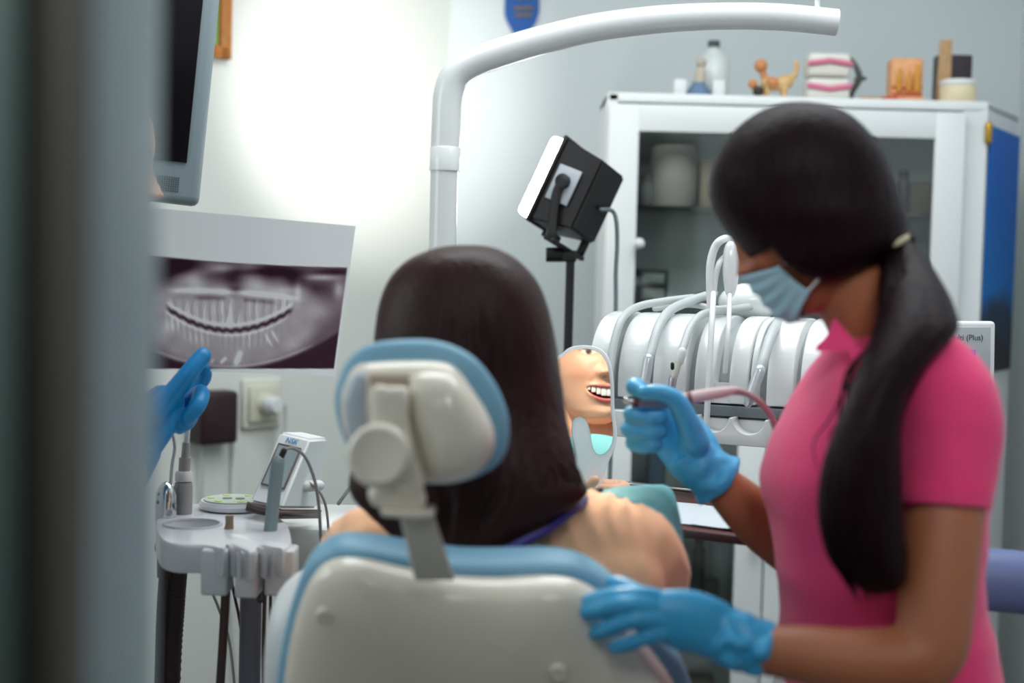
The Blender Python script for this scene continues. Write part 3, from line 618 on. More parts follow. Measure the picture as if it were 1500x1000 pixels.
for k, (pp_, lab) in enumerate((([(905, 728), (1068, 745), (1078, 778), (912, 758)], 'crumpled white paper liner on the maroon tray table'), ([(1030, 745), (1072, 752), (1086, 781), (1012, 771)], 'smaller white sheet lying over the liner at the tray front edge'))):
    q4 = [TB(*p_) + Z * (.0008 + .0022 * k) for p_ in pp_]; bm = new(); N_ = 16
    g_ = [[q4[0].lerp(q4[1], i / N_).lerp(q4[3].lerp(q4[2], i / N_), j / N_) for i in range(N_ + 1)] for j in range(N_ + 1)]
    vs = [[bm.verts.new(p_ + Z * max(0, .0035 * noise.noise(p_ * 22))) for p_ in r__] for r__ in g_]
    for j in range(N_):
        for i in range(N_): bm.faces.new((vs[j][i], vs[j][i + 1], vs[j + 1][i + 1], vs[j + 1][i]))
    r2 = bmesh.ops.extrude_face_region(bm, geom=bm.faces[:]); 
    for v in [e_ for e_ in r2['geom'] if isinstance(e_, bmesh.types.BMVert)]: v.co.z += .0006
    tag(obj('paper_sheet', bm, pap), lab, 'paper')

# ================================================================== ASSISTANT'S HOLDER (left)
dh = 1.92; s = S(dh); ah0 = P(340, 790, dh)
ah = thing('instrument_holder', 'white moulded instrument holder on a grey column at the left of the chair', 'instrument holder', (P(355, 900, dh).x, P(355, 900, dh).y, 0))
zt_ = P(330, 765, dh).z
def hp_(px, py, z=zt_): return PZ(px, py, z)
# plate with a round well: outline ring around the well + slotted front block
bm = new()
o = [hp_(*q_) for q_ in ((229, 770), (232, 758), (246, 745), (275, 738), (318, 738), (352, 744), (395, 752), (418, 764), (426, 782), (424, 800), (392, 806), (388, 799), (378, 799), (374, 807), (345, 804), (342, 797), (332, 797), (328, 803), (300, 798), (262, 797), (238, 790))]
oo = [V(q_) for q_ in catmull(o, 3, True)]
wc = hp_(282, 768); 
t = bmesh.new(); rw = .036
def rad(v): d_ = v - wc; return math.atan2(d_.y, d_.x)
oo.sort(key=rad)
inn = [wc + V((rw * math.cos(rad(v)), rw * math.sin(rad(v)), 0)) for v in oo]
sh_ = lambda L_, dz, k=1.0: [wc + (v - wc) * k + Z * dz for v in L_]
rings_to_faces(t, [sh_(inn, -.034, .1), sh_(inn, -.034, .8), sh_(inn, -.028, .93), sh_(inn, -.004, .98), sh_(inn, 0), sh_(oo, 0, .985), sh_(oo, -.002, .997), sh_(oo, -.006), sh_(oo, -.032), sh_(oo, -.036, .99), sh_(oo, -.036, .3)]); merge(bm, t)
# lower front block
for seg_ in (((296, 800), (329, 804)), ((345, 804), (374, 807)), ((392, 806), (424, 800))):
    a, b_ = hp_(*seg_[0]), hp_(*seg_[1]); m_ = (a + b_) / 2 + V((0, .028, -.0325)); box(bm, m_, ((a - b_).length, .045, .058), None, .004, 3)
hb = obj('moulding', bm, mat('holder_white', (206, 206, 210), .3, coat=.3), ah)
bm = new(); lathe(bm, wc + Z * .0002, Z, [(.0352, 0), (.036, .0022), (.0385, .0022), (.0398, 0)], 36, False); obj('cup_ring', bm, mat('well_grey', (176, 176, 184), .4), ah)
bm = new(); c = P(342, 748, 2.03); lathe(bm, V((c.x, c.y, zt_ + .002)), Z, [(0, 0), (48 * S(2.03), 0), (50 * S(2.03), .006), (47 * S(2.03), .011), (0, .012)], 40)
for v in bm.verts: v.co.z += (c.y - v.co.y) * .0
kp_ = obj('key_plate', bm, mat('holder_white', (206, 206, 210)), ah)
bm = new(); lathe(bm, V((c.x, c.y, zt_ + .0135)), Z, [(0, 0), (43 * S(2.03), 0), (43 * S(2.03), .0012), (0, .0012)], 40); obj('key_membrane', bm, mat('membrane_green', (176, 190, 172), .5), kp_)
for a in range(0, 360, 60):
    bm = new(); lathe(bm, V((c.x + .032 * math.cos(math.radians(a)), c.y + .032 * math.sin(math.radians(a)), zt_ + .0146)), Z, [(0, 0), (.0055, 0), (.005, .0012), (0, .0014)], 16); obj('key', bm, mat('key_yellow', (196, 196, 120), .5), kp_)
for dx in (-.009, .009):
    bm = new(); lathe(bm, V((c.x + dx, c.y, zt_ + .0146)), Z, [(0, 0), (.007, 0), (.0062, .0014), (0, .0016)], 16); obj('key', bm, mat('key_grey', (120, 128, 124), .5), kp_)
bm = new(); q_ = P(368, 850, dh + .02); lathe(bm, V((q_.x, q_.y, 0)), Z, [(0, 0), (16 * s, 0), (16 * s, zt_ - .09), (18 * s, zt_ - .088), (18 * s, zt_ - .03), (0, zt_ - .03)], 24); obj('column', bm, mat('column_grey', (136, 134, 146), .45), ah)
bm = new(); lathe(bm, V((q_.x, q_.y, 0)), Z, [(0, 0), (.14, 0), (.14, .03), (.03, .05), (0, .05)], 28); obj('base_plate', bm, grey_plastic, ah)
bm = new(); tube(bm, [P(388, 830, dh - .03), P(386, 860, dh - .03), P(382, 877, dh - .03)], 4 * s); ball(bm, P(382, 877, dh - .03), 6 * s); obj('clamp_lever', bm, mat('dark_metal', (92, 94, 90)), ah)
bm = new(); box(bm, P(236, 800, dh), (14 * s, .02, 12 * s), None, .002); obj('clip', bm, black_pl, ah)

# things in the holder
gs = thing('chrome_syringe', 'chrome three way syringe standing in the far left of the instrument holder', 'dental syringe', P(242, 765, dh + .03))
d_ = dh + .03; bm = new(); lathe(bm, P(243, 770, d_) - Z * .01, Z, [(0, 0), (13 * s, 0), (15 * s, .012), (16 * s, .03), (15 * s, .055), (10 * s, .066), (5 * s, .07), (0, .072)], 20); obj('body', bm, chrome, gs)
bm = new(); b0 = P(250, 702, d_); tube(bm, [b0 - Z * .004, P(252, 680, d_), P(256, 655, d_), P(252, 632, d_)], 2.6 * s); obj('nozzle', bm, steel, gs)
bm = new(); ball(bm, P(236, 724, d_ - .01), 5 * s); ball(bm, P(234, 735, d_ - .01), 5 * s); obj('button', bm, mat('dark_metal', (92, 94, 90)), gs)
bm = new(); tube(bm, [P(241, 790, d_), P(240, 805, d_), P(240, 845, d_)], 10 * s, rnd=False); tube(bm, [P(240, 840, d_), P(236, 900, d_), P(233, 1010, d_), P(231, 1150, d_)], 7 * s); obj('hose', bm, dark_hose, gs)
hv = thing('suction_handle', 'grey suction handle with a long pale tip behind the chrome syringe', 'suction handle', P(268, 760, dh + .05))
d_ = dh + .06; bm = new(); lathe(bm, P(268, 765, d_) - Z * .01, Z, [(0, 0), (13 * s, 0), (14 * s, .06), (13 * s, .066), (0, .066)], 20); obj('body', bm, mat('handle_grey', (150, 146, 146), .4), hv)
bm = new(); lathe(bm, P(269, 702, d_) - Z * .002, Z, [(0, 0), (13 * s, 0), (13 * s, .01), (11 * s, .014), (0, .014)], 20); obj('collar', bm, mat('collar_white', (208, 204, 202), .4), hv)
bm = new(); tube(bm, [P(270, 690, d_), P(271, 670, d_)], 9 * s, rnd=False); tube(bm, [P(271, 670, d_), P(273, 648, d_)], 6 * s, rnd=False); obj('adapter', bm, mat('handle_grey', (150, 146, 146)), hv)
bm = new(); tube(bm, [P(273, 650, d_), P(277, 610, d_), P(280, 565, d_)], 4 * s); obj('tip', bm, mat('tip_white', (196, 200, 200), .4), hv)
bm = new(); hpz = [P(258, 826, d_), P(254, 880, d_), P(248, 980, d_), P(240, 1200, d_)]; tube(bm, hpz, 17 * s, seg=18, n=10)
kk = catmull(hpz, 26)
for i in range(0, len(kk) - 1, 1):
    a = V(kk[i]); 
    if i % 2 == 0: tube(bm, [a - Z * .0015, a + Z * .0015], 17.9 * s, seg=18, rnd=False)
obj('corrugated_hose', bm, dark_hose, hv)
se = thing('saliva_ejector', 'olive brown saliva ejector stub in the middle slot of the instrument holder', 'suction tip', P(335, 790, dh - .05))
d_ = dh - .045; bm = new(); tube(bm, [P(336, 755, d_), P(336, 768, d_), P(334, 785, d_), P(333, 795, d_)], [6 * s, 6 * s, 9 * s, 9.5 * s], rnd=False); obj('stub', bm, mat('olive_stub', (128, 112, 90), .5), se)
bm = new(); tube(bm, [P(333, 793, d_), P(332, 830, d_)], 8 * s, rnd=False); obj('holder_sleeve', bm, mat('sleeve_grey', (150, 138, 134), .5), se)
bm = new(); tube(bm, [P(332, 825, d_), P(330, 880, d_), P(326, 950, d_), P(321, 1040, d_), P(318, 1200, d_)], 6.5 * s); obj('hose', bm, dark_hose, se)
sw = thing('curing_light', 'slim grey instrument tube with black neck standing in the holder before the small display', 'dental instrument', P(395, 790, dh - .05))
d_ = dh - .05; bm = new(); tube(bm, [P(395, 787, d_), P(401, 730, d_), P(407, 680, d_), P(408, 674, d_)], [9.5 * s, 9.5 * s, 9.5 * s, 8 * s], seg=18); obj('body', bm, mat('tube_slate', (124, 142, 148), .45), sw)
bm = new(); tube(bm, [P(411, 671, d_), P(416, 660, d_)], 4.5 * s); obj('neck', bm, black_pl, sw)
bm = new(); tube(bm, [P(416, 660, d_), P(428, 656, d_ + .01), P(446, 668, d_ + .02), P(460, 700, d_ + .03), P(467, 740, d_ + .04), P(470, 790, d_ + .05), P(472, 830, d_ + .06)], 2.4 * s); obj('cable', bm, mat('cable_grey', (132, 128, 128), .5), sw)
bm = new(); tube(bm, [P(394, 786, d_), P(392, 830, d_)], 7 * s, rnd=False); tube(bm, [P(392, 828, d_), P(388, 870, d_), P(386, 960, d_), P(388, 1100, d_)], 3 * s); obj('lower_cable', bm, dark_hose, sw)
for pts_, lab, m_ in (([P(336, 832, 1.95), P(343, 870, 1.96), P(352, 915, 1.97), P(362, 1000, 1.98)], 'thin dark cable slanting behind the saliva ejector hose', dark_hose), ([P(300, 800, 2.0), P(305, 850, 2.02), P(320, 890, 2.04), P(336, 940, 2.06), P(345, 1020, 2.08)], 'thin pale cable hanging behind the instrument holder', mat('cable_pale', (196, 196, 180), .5)), ([P(397, 832, 1.93), P(396, 900, 1.93), P(395, 975, 1.93), P(402, 985, 1.92), P(408, 1000, 1.91)], 'thin dark cable hanging straight down beside the grey column', dark_hose)):
    bm = new(); tube(bm, pts_, 2.3 * s); tag(obj('cable', bm, m_), lab, 'cable')

# spittoon unit with small display on it
ds = 2.1
sp_ = thing('dental_side_unit', 'white rounded side unit behind the chair carrying a small tilted display', 'dental unit', (P(470, 800, ds).x, P(470, 800, ds).y, 0))
bm = new(); q_ = P(462, 762, ds); zz = q_.z
o = [V((q_.x - .075, q_.y - .06, 0)), V((q_.x + .12, q_.y - .05, 0)), V((q_.x + .16, q_.y + .05, 0)), V((q_.x + .12, q_.y + .14, 0)), V((q_.x - .06, q_.y + .14, 0)), V((q_.x - .085, q_.y + .03, 0))]
oo = [V(v) for v in catmull(o, 5, True)]
def at_z(z, k=1.0):
    c_ = sum(oo, V((0, 0, 0))) / len(oo); return [c_ + (v - c_) * k + Z * z for v in oo]
rings_to_faces(bm, [at_z(zz - .075, .8), at_z(zz - .07, .92), at_z(zz - .045, .98), at_z(zz - .008), at_z(zz - .002, .985), at_z(zz, .95)]); obj('bowl_housing', bm, white_gloss, sp_)
bm = new(); cc = sum(oo, V((0, 0, 0))) / len(oo); tube(bm, [cc + Z * (zz - .07), cc + Z * .0], .06, rnd=False); obj('pedestal', bm, white_sat, sp_)
bm = new(); a, b_ = P(496, 737, 2.0), P(514, 712, 2.0); tube(bm, [a, b_], .0028); tag(obj('steel_probe', bm, steel), 'thin steel rod sticking out left of the patient above the white side unit', 'dental probe')
bm = new(); tube(bm, [P(452, 706, 2.0), P(468, 720, 1.99), P(478, 745, 1.99), P(482, 790, 1.99), P(484, 830, 1.99)], 2 * s); tag(obj('display_cable', bm, mat('cable_grey', (132, 128, 128))), 'thin grey cable curving down from the right side of the small tilted display', 'cable')
# tilted display (faces up-left towards the camera)
nd = thing('micromotor_display', 'small tilted white display with blue logo on the white side unit', 'control panel', P(415, 745, 2.04))
A, B, C_, D_ = P(410, 632, 2.02), P(455, 643, 1.99), P(412, 745, 1.93), P(365, 735, 1.96)     # face corners TL TR BR BL
E, F_, G_ = P(440, 632, 2.10), P(481, 641, 2.07), P(465, 745, 2.06)                            # back corners TL' TR' BR'
fx = (B - A).normalized(); fu_ = (A - D_); fu_ = (fu_ - fx * fu_.dot(fx)).normalized(); fn = fx.cross(fu_).normalized()
bm = new(); t = bmesh.new(); vv = [t.verts.new(p_) for p_ in (A, B, C_, D_, E, F_, G_, G_ + (D_ - C_))]
for f_ in ((0, 1, 2, 3), (4, 7, 6, 5), (0, 4, 5, 1), (1, 5, 6, 2), (2, 6, 7, 3), (3, 7, 4, 0)): t.faces.new([vv[i] for i in f_])
bmesh.ops.recalc_face_normals(t, faces=t.faces[:]); bmesh.ops.bevel(t, geom=t.edges[:], offset=.004, segments=3, affect='EDGES'); merge(bm, t); obj('casing', bm, white_sat, nd)
def fpt(u, v, off=.0012):                                                 # u right 0..1, v down 0..1 on the face
    p_ = A.lerp(B, u).lerp(D_.lerp(C_, u), v); return p_ + fn * off
if fn.dot(FW) > 0: fn = -fn
bm = new(); prism(bm, [fpt(.16, .17), fpt(.86, .17), fpt(.86, .74), fpt(.16, .74)], fn * .0012); sc_ = obj('screen', bm, mat('screen_grey', (150, 164, 166), .25), nd)
bm = new()
for a_, b__ in (((.16, .17), (.86, .17)), ((.86, .17), (.86, .74)), ((.86, .74), (.16, .74)), ((.16, .74), (.16, .17))): tube(bm, [fpt(*a_, .002), fpt(*b__, .002)], .0014)
obj('screen_frame', bm, mat('frame_brown', (104, 92, 92), .5), nd)
text('logo', 'NSK', fpt(.3, .125, .0016), axes(fx, fu_, fx.cross(fu_)), .0115, mat('logo_blue', (40, 130, 200), .5), nd)
bm = new(); prism(bm, [fpt(-.06, 1.0, 0), fpt(1.02, 1.0, 0), G_ + (C_ - D_) * .1, G_ - Z * .012, fpt(1.02, 1.06, 0) - Z * .006, fpt(-.06, 1.06, 0) - Z * .006], -fn * .004); tube(bm, [D_ - Z * .004, C_ - Z * .006, G_ - Z * .006], .0038); obj('foot_rail', bm, mat('rail_brown', (80, 60, 58), .45), nd)
bm = new(); a = P(447, 712, 2.0); tube(bm, [a, a + R * .018 + FW * .01], .008); obj('side_knob', bm, white_sat, nd)
# ================================================================== DENTAL CHAIR
ch = thing('dental_chair', 'reclined dental chair with ivory back shell and light blue upholstery', 'dental chair', (P(710, 900, 1.75).x, 1.75, 0))
def bd(py): return 1.37 + (py - 820) * .00043
def bp(px, py, off=0): return P(px, py, bd(py) + off)
bn_ = (bp(700, 820) - bp(700, 1200)).cross(R); bn_.normalize()
if bn_.dot(FW) > 0: bn_ = -bn_                       # towards the camera
shell = [(414, 1010), (424, 940), (440, 880), (462, 838), (490, 820), (530, 820), (590, 833), (660, 845), (730, 848), (800, 845), (845, 851), (885, 874), (920, 912), (958, 957), (992, 1008), (1020, 1090), (1010, 1180), (930, 1240), (720, 1262), (510, 1240), (425, 1180), (408, 1090)]
uph = [(404, 1010), (416, 930), (434, 862), (456, 818), (488, 797), (530, 797), (600, 808), (670, 818), (740, 819), (805, 818), (850, 825), (893, 850), (935, 893), (972, 938), (1003, 980), (1036, 1090), (1024, 1190), (940, 1262), (720, 1285), (500, 1262), (412, 1190), (398, 1090)]
bm = new(); inflate(bm, [bp(x, y, .012) for x, y in shell], bn_, .05, .02, 12, p=2.6, smooth=4); obj('backrest_shell', bm, cream_gloss, ch, angle=70)
bm = new(); inflate(bm, [bp(x, y, .04) for x, y in uph], bn_, .028, .05, 12, p=3.5, smooth=4); obj('backrest_cushion', bm, blue_uph, ch, angle=70)
for px_, py_ in ((476, 903), (816, 936)):
    bm = new(); c = bp(px_, py_, .012) + bn_ * .0505 if px_ > 600 else bp(px_, py_, -.030); lathe(bm, c - bn_ * .004, bn_, [(.0045, .0055), (.006, .007), (.0085, .006), (.0095, 0)], 20); obj('cover_button', bm, cream_gloss, ch)
# headrest
dhr = 1.33
cush = [(491, 590), (497, 552), (514, 522), (545, 503), (595, 497), (645, 500), (690, 520), (722, 556), (742, 600), (746, 640), (736, 672), (708, 694), (660, 708), (600, 705), (540, 690), (503, 640)]
hs_ = [(499, 590), (506, 560), (521, 536), (550, 530), (600, 528), (648, 530), (672, 543), (698, 578), (718, 612), (726, 645), (716, 676), (692, 698), (655, 708), (610, 704), (545, 684), (508, 640)]
bm = new(); inflate(bm, [P(x, y, dhr + .03) for x, y in cush], -FW, .02, .05, 10, p=3, smooth=5); obj('headrest_cushion', bm, blue_uph, ch, angle=70)
bm = new(); inflate(bm, [P(x, y, dhr + .012) for x, y in hs_], -FW, .030, .015, 12, p=2.6, smooth=5); hsh = obj('headrest_shell', bm, cream_gloss, ch, angle=70)
# raised right lobe and left wing, with a channel between
bm = new(); inflate(bm, [P(x, y, dhr - .008) for x, y in ((600, 552), (650, 545), (680, 565), (708, 605), (720, 645), (710, 674), (688, 694), (655, 702), (630, 690), (612, 650), (598, 600))], -FW, .028, .012, 12, p=2.2, smooth=5); obj('right_lobe', bm, cream_gloss, hsh, angle=70)
bm = new(); inflate(bm, [P(x, y, dhr - .002) for x, y in ((505, 590), (510, 562), (524, 545), (538, 548), (543, 590), (544, 650), (530, 668), (512, 640))], -FW, .016, .012, 10, p=2.4, smooth=5); obj('left_wing', bm, mat('wing_grey_blue', (176, 188, 198), .3, coat=.3), hsh, angle=70)
bm = new(); inflate(bm, [P(x, y, dhr - .0175) for x, y in ((542, 548), (598, 548), (598, 566), (542, 566))], -FW, .004, .006, 6, p=5, smooth=0); obj('slot', bm, mat('slot_tan', (186, 168, 150), .5), hsh)
# hinge bracket
def slab(pts, d0, dep, m, nm, bev=.004, par=ch):
    bm = new(); prism(bm, [P(x, y, d0) for x, y in pts], FW * dep, bev); return obj(nm, bm, m, par)
bm = new(); inflate(bm, [P(x, y, dhr - .028) for x, y in ((544, 570), (570, 566), (598, 570), (600, 610), (608, 660), (622, 712), (600, 730), (560, 700), (546, 640))], -FW, .012, .03, 8, p=4, smooth=4); obj('hinge_arm', bm, cream_gloss, ch, angle=60)
bm = new(); c = P(556, 667, dhr - .045); ax_ = (-FW + R * -.10 + U * .08).normalized(); lathe(bm, c - ax_ * .012, ax_, [(0, 0), (46 * S(1.3), 0), (48 * S(1.3), .004), (48 * S(1.3), .014), (46.5 * S(1.3), .018), (43 * S(1.3), .0215), (39 * S(1.3), .023), (36 * S(1.3), .0222), (0, .0225)], 48); obj('lock_disc', bm, cream_gloss, ch)
bm = new(); tube(bm, [P(560, 724, dhr - .02), P(604, 730, dhr - .02)], 21 * S(1.32), rnd=True, seg=24); ball(bm, P(604, 728, dhr - .02), 20 * S(1.32), None, 26 * S(1.32)); obj('pivot', bm, cream_gloss, ch)
slab([(555, 747), (632, 748), (637, 753), (634, 758), (612, 761), (560, 757)], dhr - .045, .05, cream_gloss, 'flange', .002)
bm = new(); prism(bm, [P(585, 757, dhr - .03), P(633, 752, dhr - .03), P(667, 851, bd(851) - .045), P(607, 851, bd(851) - .045)], FW * .012, .003); obj('post_blade', bm, mat('blade_putty', (214, 208, 196), .35, coat=.2), ch)
# side arm, seat and base
bm = new(); tube(bm, [P(478, 850, 1.62), P(442, 882, 1.6), P(428, 950, 1.58), P(425, 1100, 1.62)], [.024, .028, .03, .03], seg=20); obj('armrest', bm, white_sat, ch)
sc_ = P(710, 1190, 1.62)
zs = .5
bm = new(); o = [V((sc_.x - .24, 1.58, zs)), V((sc_.x + .22, 1.58, zs)), V((sc_.x + .22, 2.0, zs)), V((sc_.x + .17, 2.24, zs - .01)), V((sc_.x - .18, 2.24, zs - .01)), V((sc_.x - .24, 2.0, zs))]; inflate(bm, o, Z, .05, .06, 8, p=3, smooth=5); obj('seat_cushion', bm, blue_uph, ch)
bm = new(); lathe(bm, (sc_.x, 1.88, 0), Z, [(0, 0), (.24, 0), (.24, .06), (.14, .09), (.1, .44), (0, .45)], 36); obj('base', bm, white_sat, ch)

# ================================================================== X-RAY PRINT
def sm(a, b, x): t = np.clip((x - a) / (b - a), 0, 1); return t * t * (3 - 2 * t)
def xr_tone(x, y):
    """grey tone of the panoramic print at the photograph-like coordinates of the sheet"""
    lr = np.random.RandomState(3)
    g = np.full_like(x, .52)
    # lighter jaw body, darker surroundings
    jaw = ((x - 590) / 480) ** 2 + ((y - 640) / 275) ** 2
    lf = np.array([[noise.noise(V((a_ * .012, b__ * .012, 3.3))) for a_, b__ in zip(r1, r2)] for r1, r2 in zip(x, y)])
    g = .40 + .32 * (1 - sm(.75, 1.25, jaw)) + .10 * lf
    # upper area: blotches
    top = 1 - sm(440, 560, y)
    bl = np.zeros_like(x)
    for cx_, cy_, rx, ry, a in ((300, 365, 110, 45, -.38), (600, 430, 60, 60, -.34), (500, 425, 90, 40, -.28), (820, 410, 120, 45, -.40), (930, 450, 60, 50, -.3), (240, 430, 60, 70, -.2), (700, 400, 120, 20, -.25), (1150, 400, 120, 18, -.25), (1060, 490, 60, 40, -.18), (610, 500, 34, 22, -.3), (380, 450, 60, 40, .12), (720, 470, 60, 40, .16), (1080, 430, 90, 16, .34), (1170, 500, 26, 45, .28), (950, 500, 20, 60, .2), (540, 380, 60, 22, .2), (170, 480, 60, 60, .02), (1100, 600, 60, 60, .14), (880, 500, 90, 20, .14)):
        bl += 1.35 * a * np.exp(-((x - cx_) / rx) ** 2 - ((y - cy_) / ry) ** 2)
    g = g + bl
    yc = 515 + .06 * (x - 590) + 1.1e-4 * (x - 590) ** 2                     # palate line
    g += .42 * np.exp(-((y - yc + 6) / 15) ** 2) * sm(210, 330, x) * (1 - sm(860, 1000, x))
    yb = 700 - 1.02e-3 * (x - 590) ** 2 - .012 * (x - 590)                    # biting line
    band = lambda y0, w_: np.exp(-((y - y0) / w_) ** 2)
    inx = sm(225, 262, x) * (1 - sm(895, 935, x))
    stripe = np.cos((x - 590 + 8 * lf) * 2 * np.pi / 47 + (y - yb) * .004 * (x - 590) / 100)
    up = sm(530, 570, y) * (1 - sm(-18, 4, y - yb)) * inx
    g += up * (.10 + (.07 + .10 * lf) * (stripe + .5 * np.cos((x - 590) * .31 + 9 * lf)))
    g -= .26 * inx * np.exp(-((y - (yc + 32)) / 13) ** 2) * (sm(370, 430, x) * (1 - sm(540, 570, x)) + sm(640, 670, x) * (1 - sm(790, 850, x)))
    g += .36 * inx * band(yb - 12 + 3 * np.abs(stripe), 11)
    g -= .60 * inx * band(yb + 18 + 4 * stripe, 13)
    low = sm(34, 48, y - yb) * (1 - sm(95, 150, y - yb)) * sm(215, 250, x) * (1 - sm(860, 910, x))
    st2 = np.cos((x - 590) * 2 * np.pi / 33 + (y - yb) * .006 * (x - 590) / 100)
    g += low * (.06 + (.06 + .1 * lf) * (st2 + .5 * np.cos((x - 590) * .43 + 8 * lf))) + .26 * band(yb + 44 - 3 * np.abs(st2), 10) * sm(215, 250, x) * (1 - sm(860, 910, x))
    g += .7 * np.exp(-((x - 577) / 13) ** 2 - ((y - 672) / 26) ** 2) + .5 * np.exp(-((x - 583) / 7) ** 2 - ((y - 625) / 40) ** 2)
    # bright slits near the chin
    def slit(cx_, cy_, L_, w_, a, am):
        dx, dy = x - cx_, y - cy_; u = dx * math.cos(a) + dy * math.sin(a); v = -dx * math.sin(a) + dy * math.cos(a)
        return am * np.exp(-(u / L_) ** 4 - (v / w_) ** 2)
    g += slit(625, 868, 42, 15, math.radians(-68), .55) + slit(545, 880, 22, 9, math.radians(-45), .45) + slit(485, 885, 14, 6, math.radians(-60), .3)
    g += slit(790, 770, 40, 8, math.radians(60), .25) + slit(825, 750, 40, 8, math.radians(60), .25)
    # below the mandible: dark, with a bright rim
    ym = 918 - 5.6e-4 * (x - 590) ** 2 - .02 * (x - 590)
    g = g * (1 - sm(-6, 24, y - ym)) + .08 * sm(-6, 24, y - ym) + .2 * band(ym - 4, 9) * sm(130, 200, x) * (1 - sm(980, 1060, x))
    g += .14 * np.exp(-((x - 245) / 40) ** 2 - ((y - 700) / 40) ** 2)
    nz_ = lr.normal(size=x.shape); g += .012 * nz_
    return np.clip(g, .02, 1)
xr = thing('xray_print', 'white print of a panoramic dental X-ray held up by a blue gloved hand', 'x-ray print', P(360, 545, 1.92))
NU, NV = 236, 168
TLp, TRp, BRp, BLp = np.array((186, 301)), np.array((521, 331)), np.array((491, 551)), np.array((184, 539))
uu, vv = np.meshgrid(np.linspace(0, 1, NU), np.linspace(0, 1, NV))
px_ = (1 - vv)[..., None] * ((1 - uu)[..., None] * TLp + uu[..., None] * TRp) + vv[..., None] * ((1 - uu)[..., None] * BLp + uu[..., None] * BRp)
zx, zy = (px_[..., 0] - 180) * 3.703, (px_[..., 1] - 290) * 3.703
tone = xr_tone(zx, zy)
ytop = 318 + (zx - 215) * .10 - 4.2e-5 * (zx - 215) ** 2
ins = sm(-3, 3, zy - ytop) * (1 - sm(-3, 3, zy - (925 + .0 * zx))) * (1 - sm(-3, 3, zx - (1215 - (zy - 390) * .131))) * sm(-3, 3, zx - 62)
dk, lt, wh = np.array((46, 20, 34)), np.array((236, 232, 234)), np.array((240, 242, 247))
rgb = dk + (lt - dk) * tone[..., None]; rgb = rgb * ins[..., None] + wh * (1 - ins[..., None])
c_ = rgb / 255; linc = np.where(c_ <= .04045, c_ / 12.92, ((c_ + .055) / 1.055) ** 2.4)
dxr = 1.89 + .05 * uu + .012 * np.sin(uu * 3.1) + .006 * vv
bm = new(); pts = []
vs = [[bm.verts.new(P(px_[j, i, 0], px_[j, i, 1], dxr[j, i])) for i in range(NU)] for j in range(NV)]
for j in range(NV - 1):
    for i in range(NU - 1): bm.faces.new((vs[j][i], vs[j + 1][i], vs[j + 1][i + 1], vs[j][i + 1]))
ca = np.ones((NU * NV, 4)); ca[:, :3] = linc.reshape(-1, 3)
paperm = mat('xray_paper', (222, 224, 230), .55, attr='Col')
nt = paperm.node_tree; pb = nt.nodes['Principled BSDF']; tl = nt.nodes.new('ShaderNodeBsdfTranslucent'); mxs = nt.nodes.new('ShaderNodeMixShader'); mxs.inputs[0].default_value = .8
nt.links.new(nt.nodes['Attribute'].outputs['Color'], tl.inputs['Color']); nt.links.new(pb.outputs[0], mxs.inputs[1]); nt.links.new(tl.outputs[0], mxs.inputs[2]); nt.links.new(mxs.outputs[0], nt.nodes['Material Output'].inputs['Surface'])
xo = obj('printed_sheet', bm, paperm, xr, cols=ca, recalc=False)

# ================================================================== PEOPLE
def interp(z, zs_, vs_): return np.interp(z, zs_[::-1], vs_[::-1])
HZ = np.array([.108, .102, .088, .065, .035, .0, -.02, -.04, -.06, -.08, -.10, -.113, -.121])
HF = np.array([.005, .040, .066, .084, .091, .086, .086, .086, .085, .083, .081, .074, .052])
HB = np.array([-.02, -.055, -.078, -.094, -.100, -.098, -.092, -.080, -.065, -.048, -.028, .0, .03])
HW = np.array([.012, .044, .060, .071, .076, .076, .074, .070, .064, .057, .047, .034, .014])
SMILE = dict(xm=.0345, lift=6.5, h=.0084)
def mouth(x, o):
    zc = -.069 + o['lift'] * x * x
    h = o['h'] * np.sqrt(np.clip(1 - (x / (o['xm'] - .002)) ** 2, 0, 1)); return zc, h
def face_add(x, z, o):
    a = np.zeros_like(x)
    z_ = z; z = z * 1.2
    nh = np.interp(z, [-.056, -.051, -.0465, -.042, -.037, -.030, -.015, .003, .02], [0, .003, .012, .022, .025, .021, .0135, .007, 0])
    ns = np.interp(z, [-.05, -.04, -.025, .0, .02], [.012, .0115, .0085, .007, .01])
    a += nh * np.exp(-(x / ns) ** 2); z = z_
    for sx in (-1, 1):
        g = lambda cx_, cz_, wx, wz: np.exp(-((x - sx * cx_) / wx) ** 2 - ((z - cz_) / wz) ** 2)
        a += .0095 * g(.0135, -.034, .0065, .007) - .004 * g(.0065, -.0415, .004, .003)
        a += -.011 * g(.032, .002, .017, .011) + .007 * g(.032, .001, .011, .006) + .004 * g(.03, .021, .022, .007)
        a += .006 * g(.044, -.034, .02, .018)
        a += -.0022 * np.exp(-((np.abs(x - sx * (.021 + (-.042 - z) * .55))) / .0035) ** 2) * np.exp(-((z + .053) / .014) ** 2)
    a += .005 * np.exp(-(x / .03) ** 2 - ((z + .068) / .02) ** 2)
    zc, h = mouth(x, o); inm = 1 / (1 + np.exp((np.abs(x) - o['xm']) / .0012))
    ul, ll = zc + h + .0032, zc - h - .0042
    a += inm * (.0036 * np.exp(-((z - ul) / .0036) ** 2) + .0046 * np.exp(-((z - ll) / .0044) ** 2))
    if o['h'] > .001:
        op = 1 / (1 + np.exp((np.abs(z - zc) - h) / .0005)) * inm; a += -.014 * op
    else: a += -.002 * np.exp(-((z - zc) / .0012) ** 2) * inm
    a += .005 * np.exp(-(x / .015) ** 2 - ((z + .104) / .011) ** 2) - .003 * np.exp(-(x / .02) ** 2 - ((z + .089) / .006) ** 2)
    return a
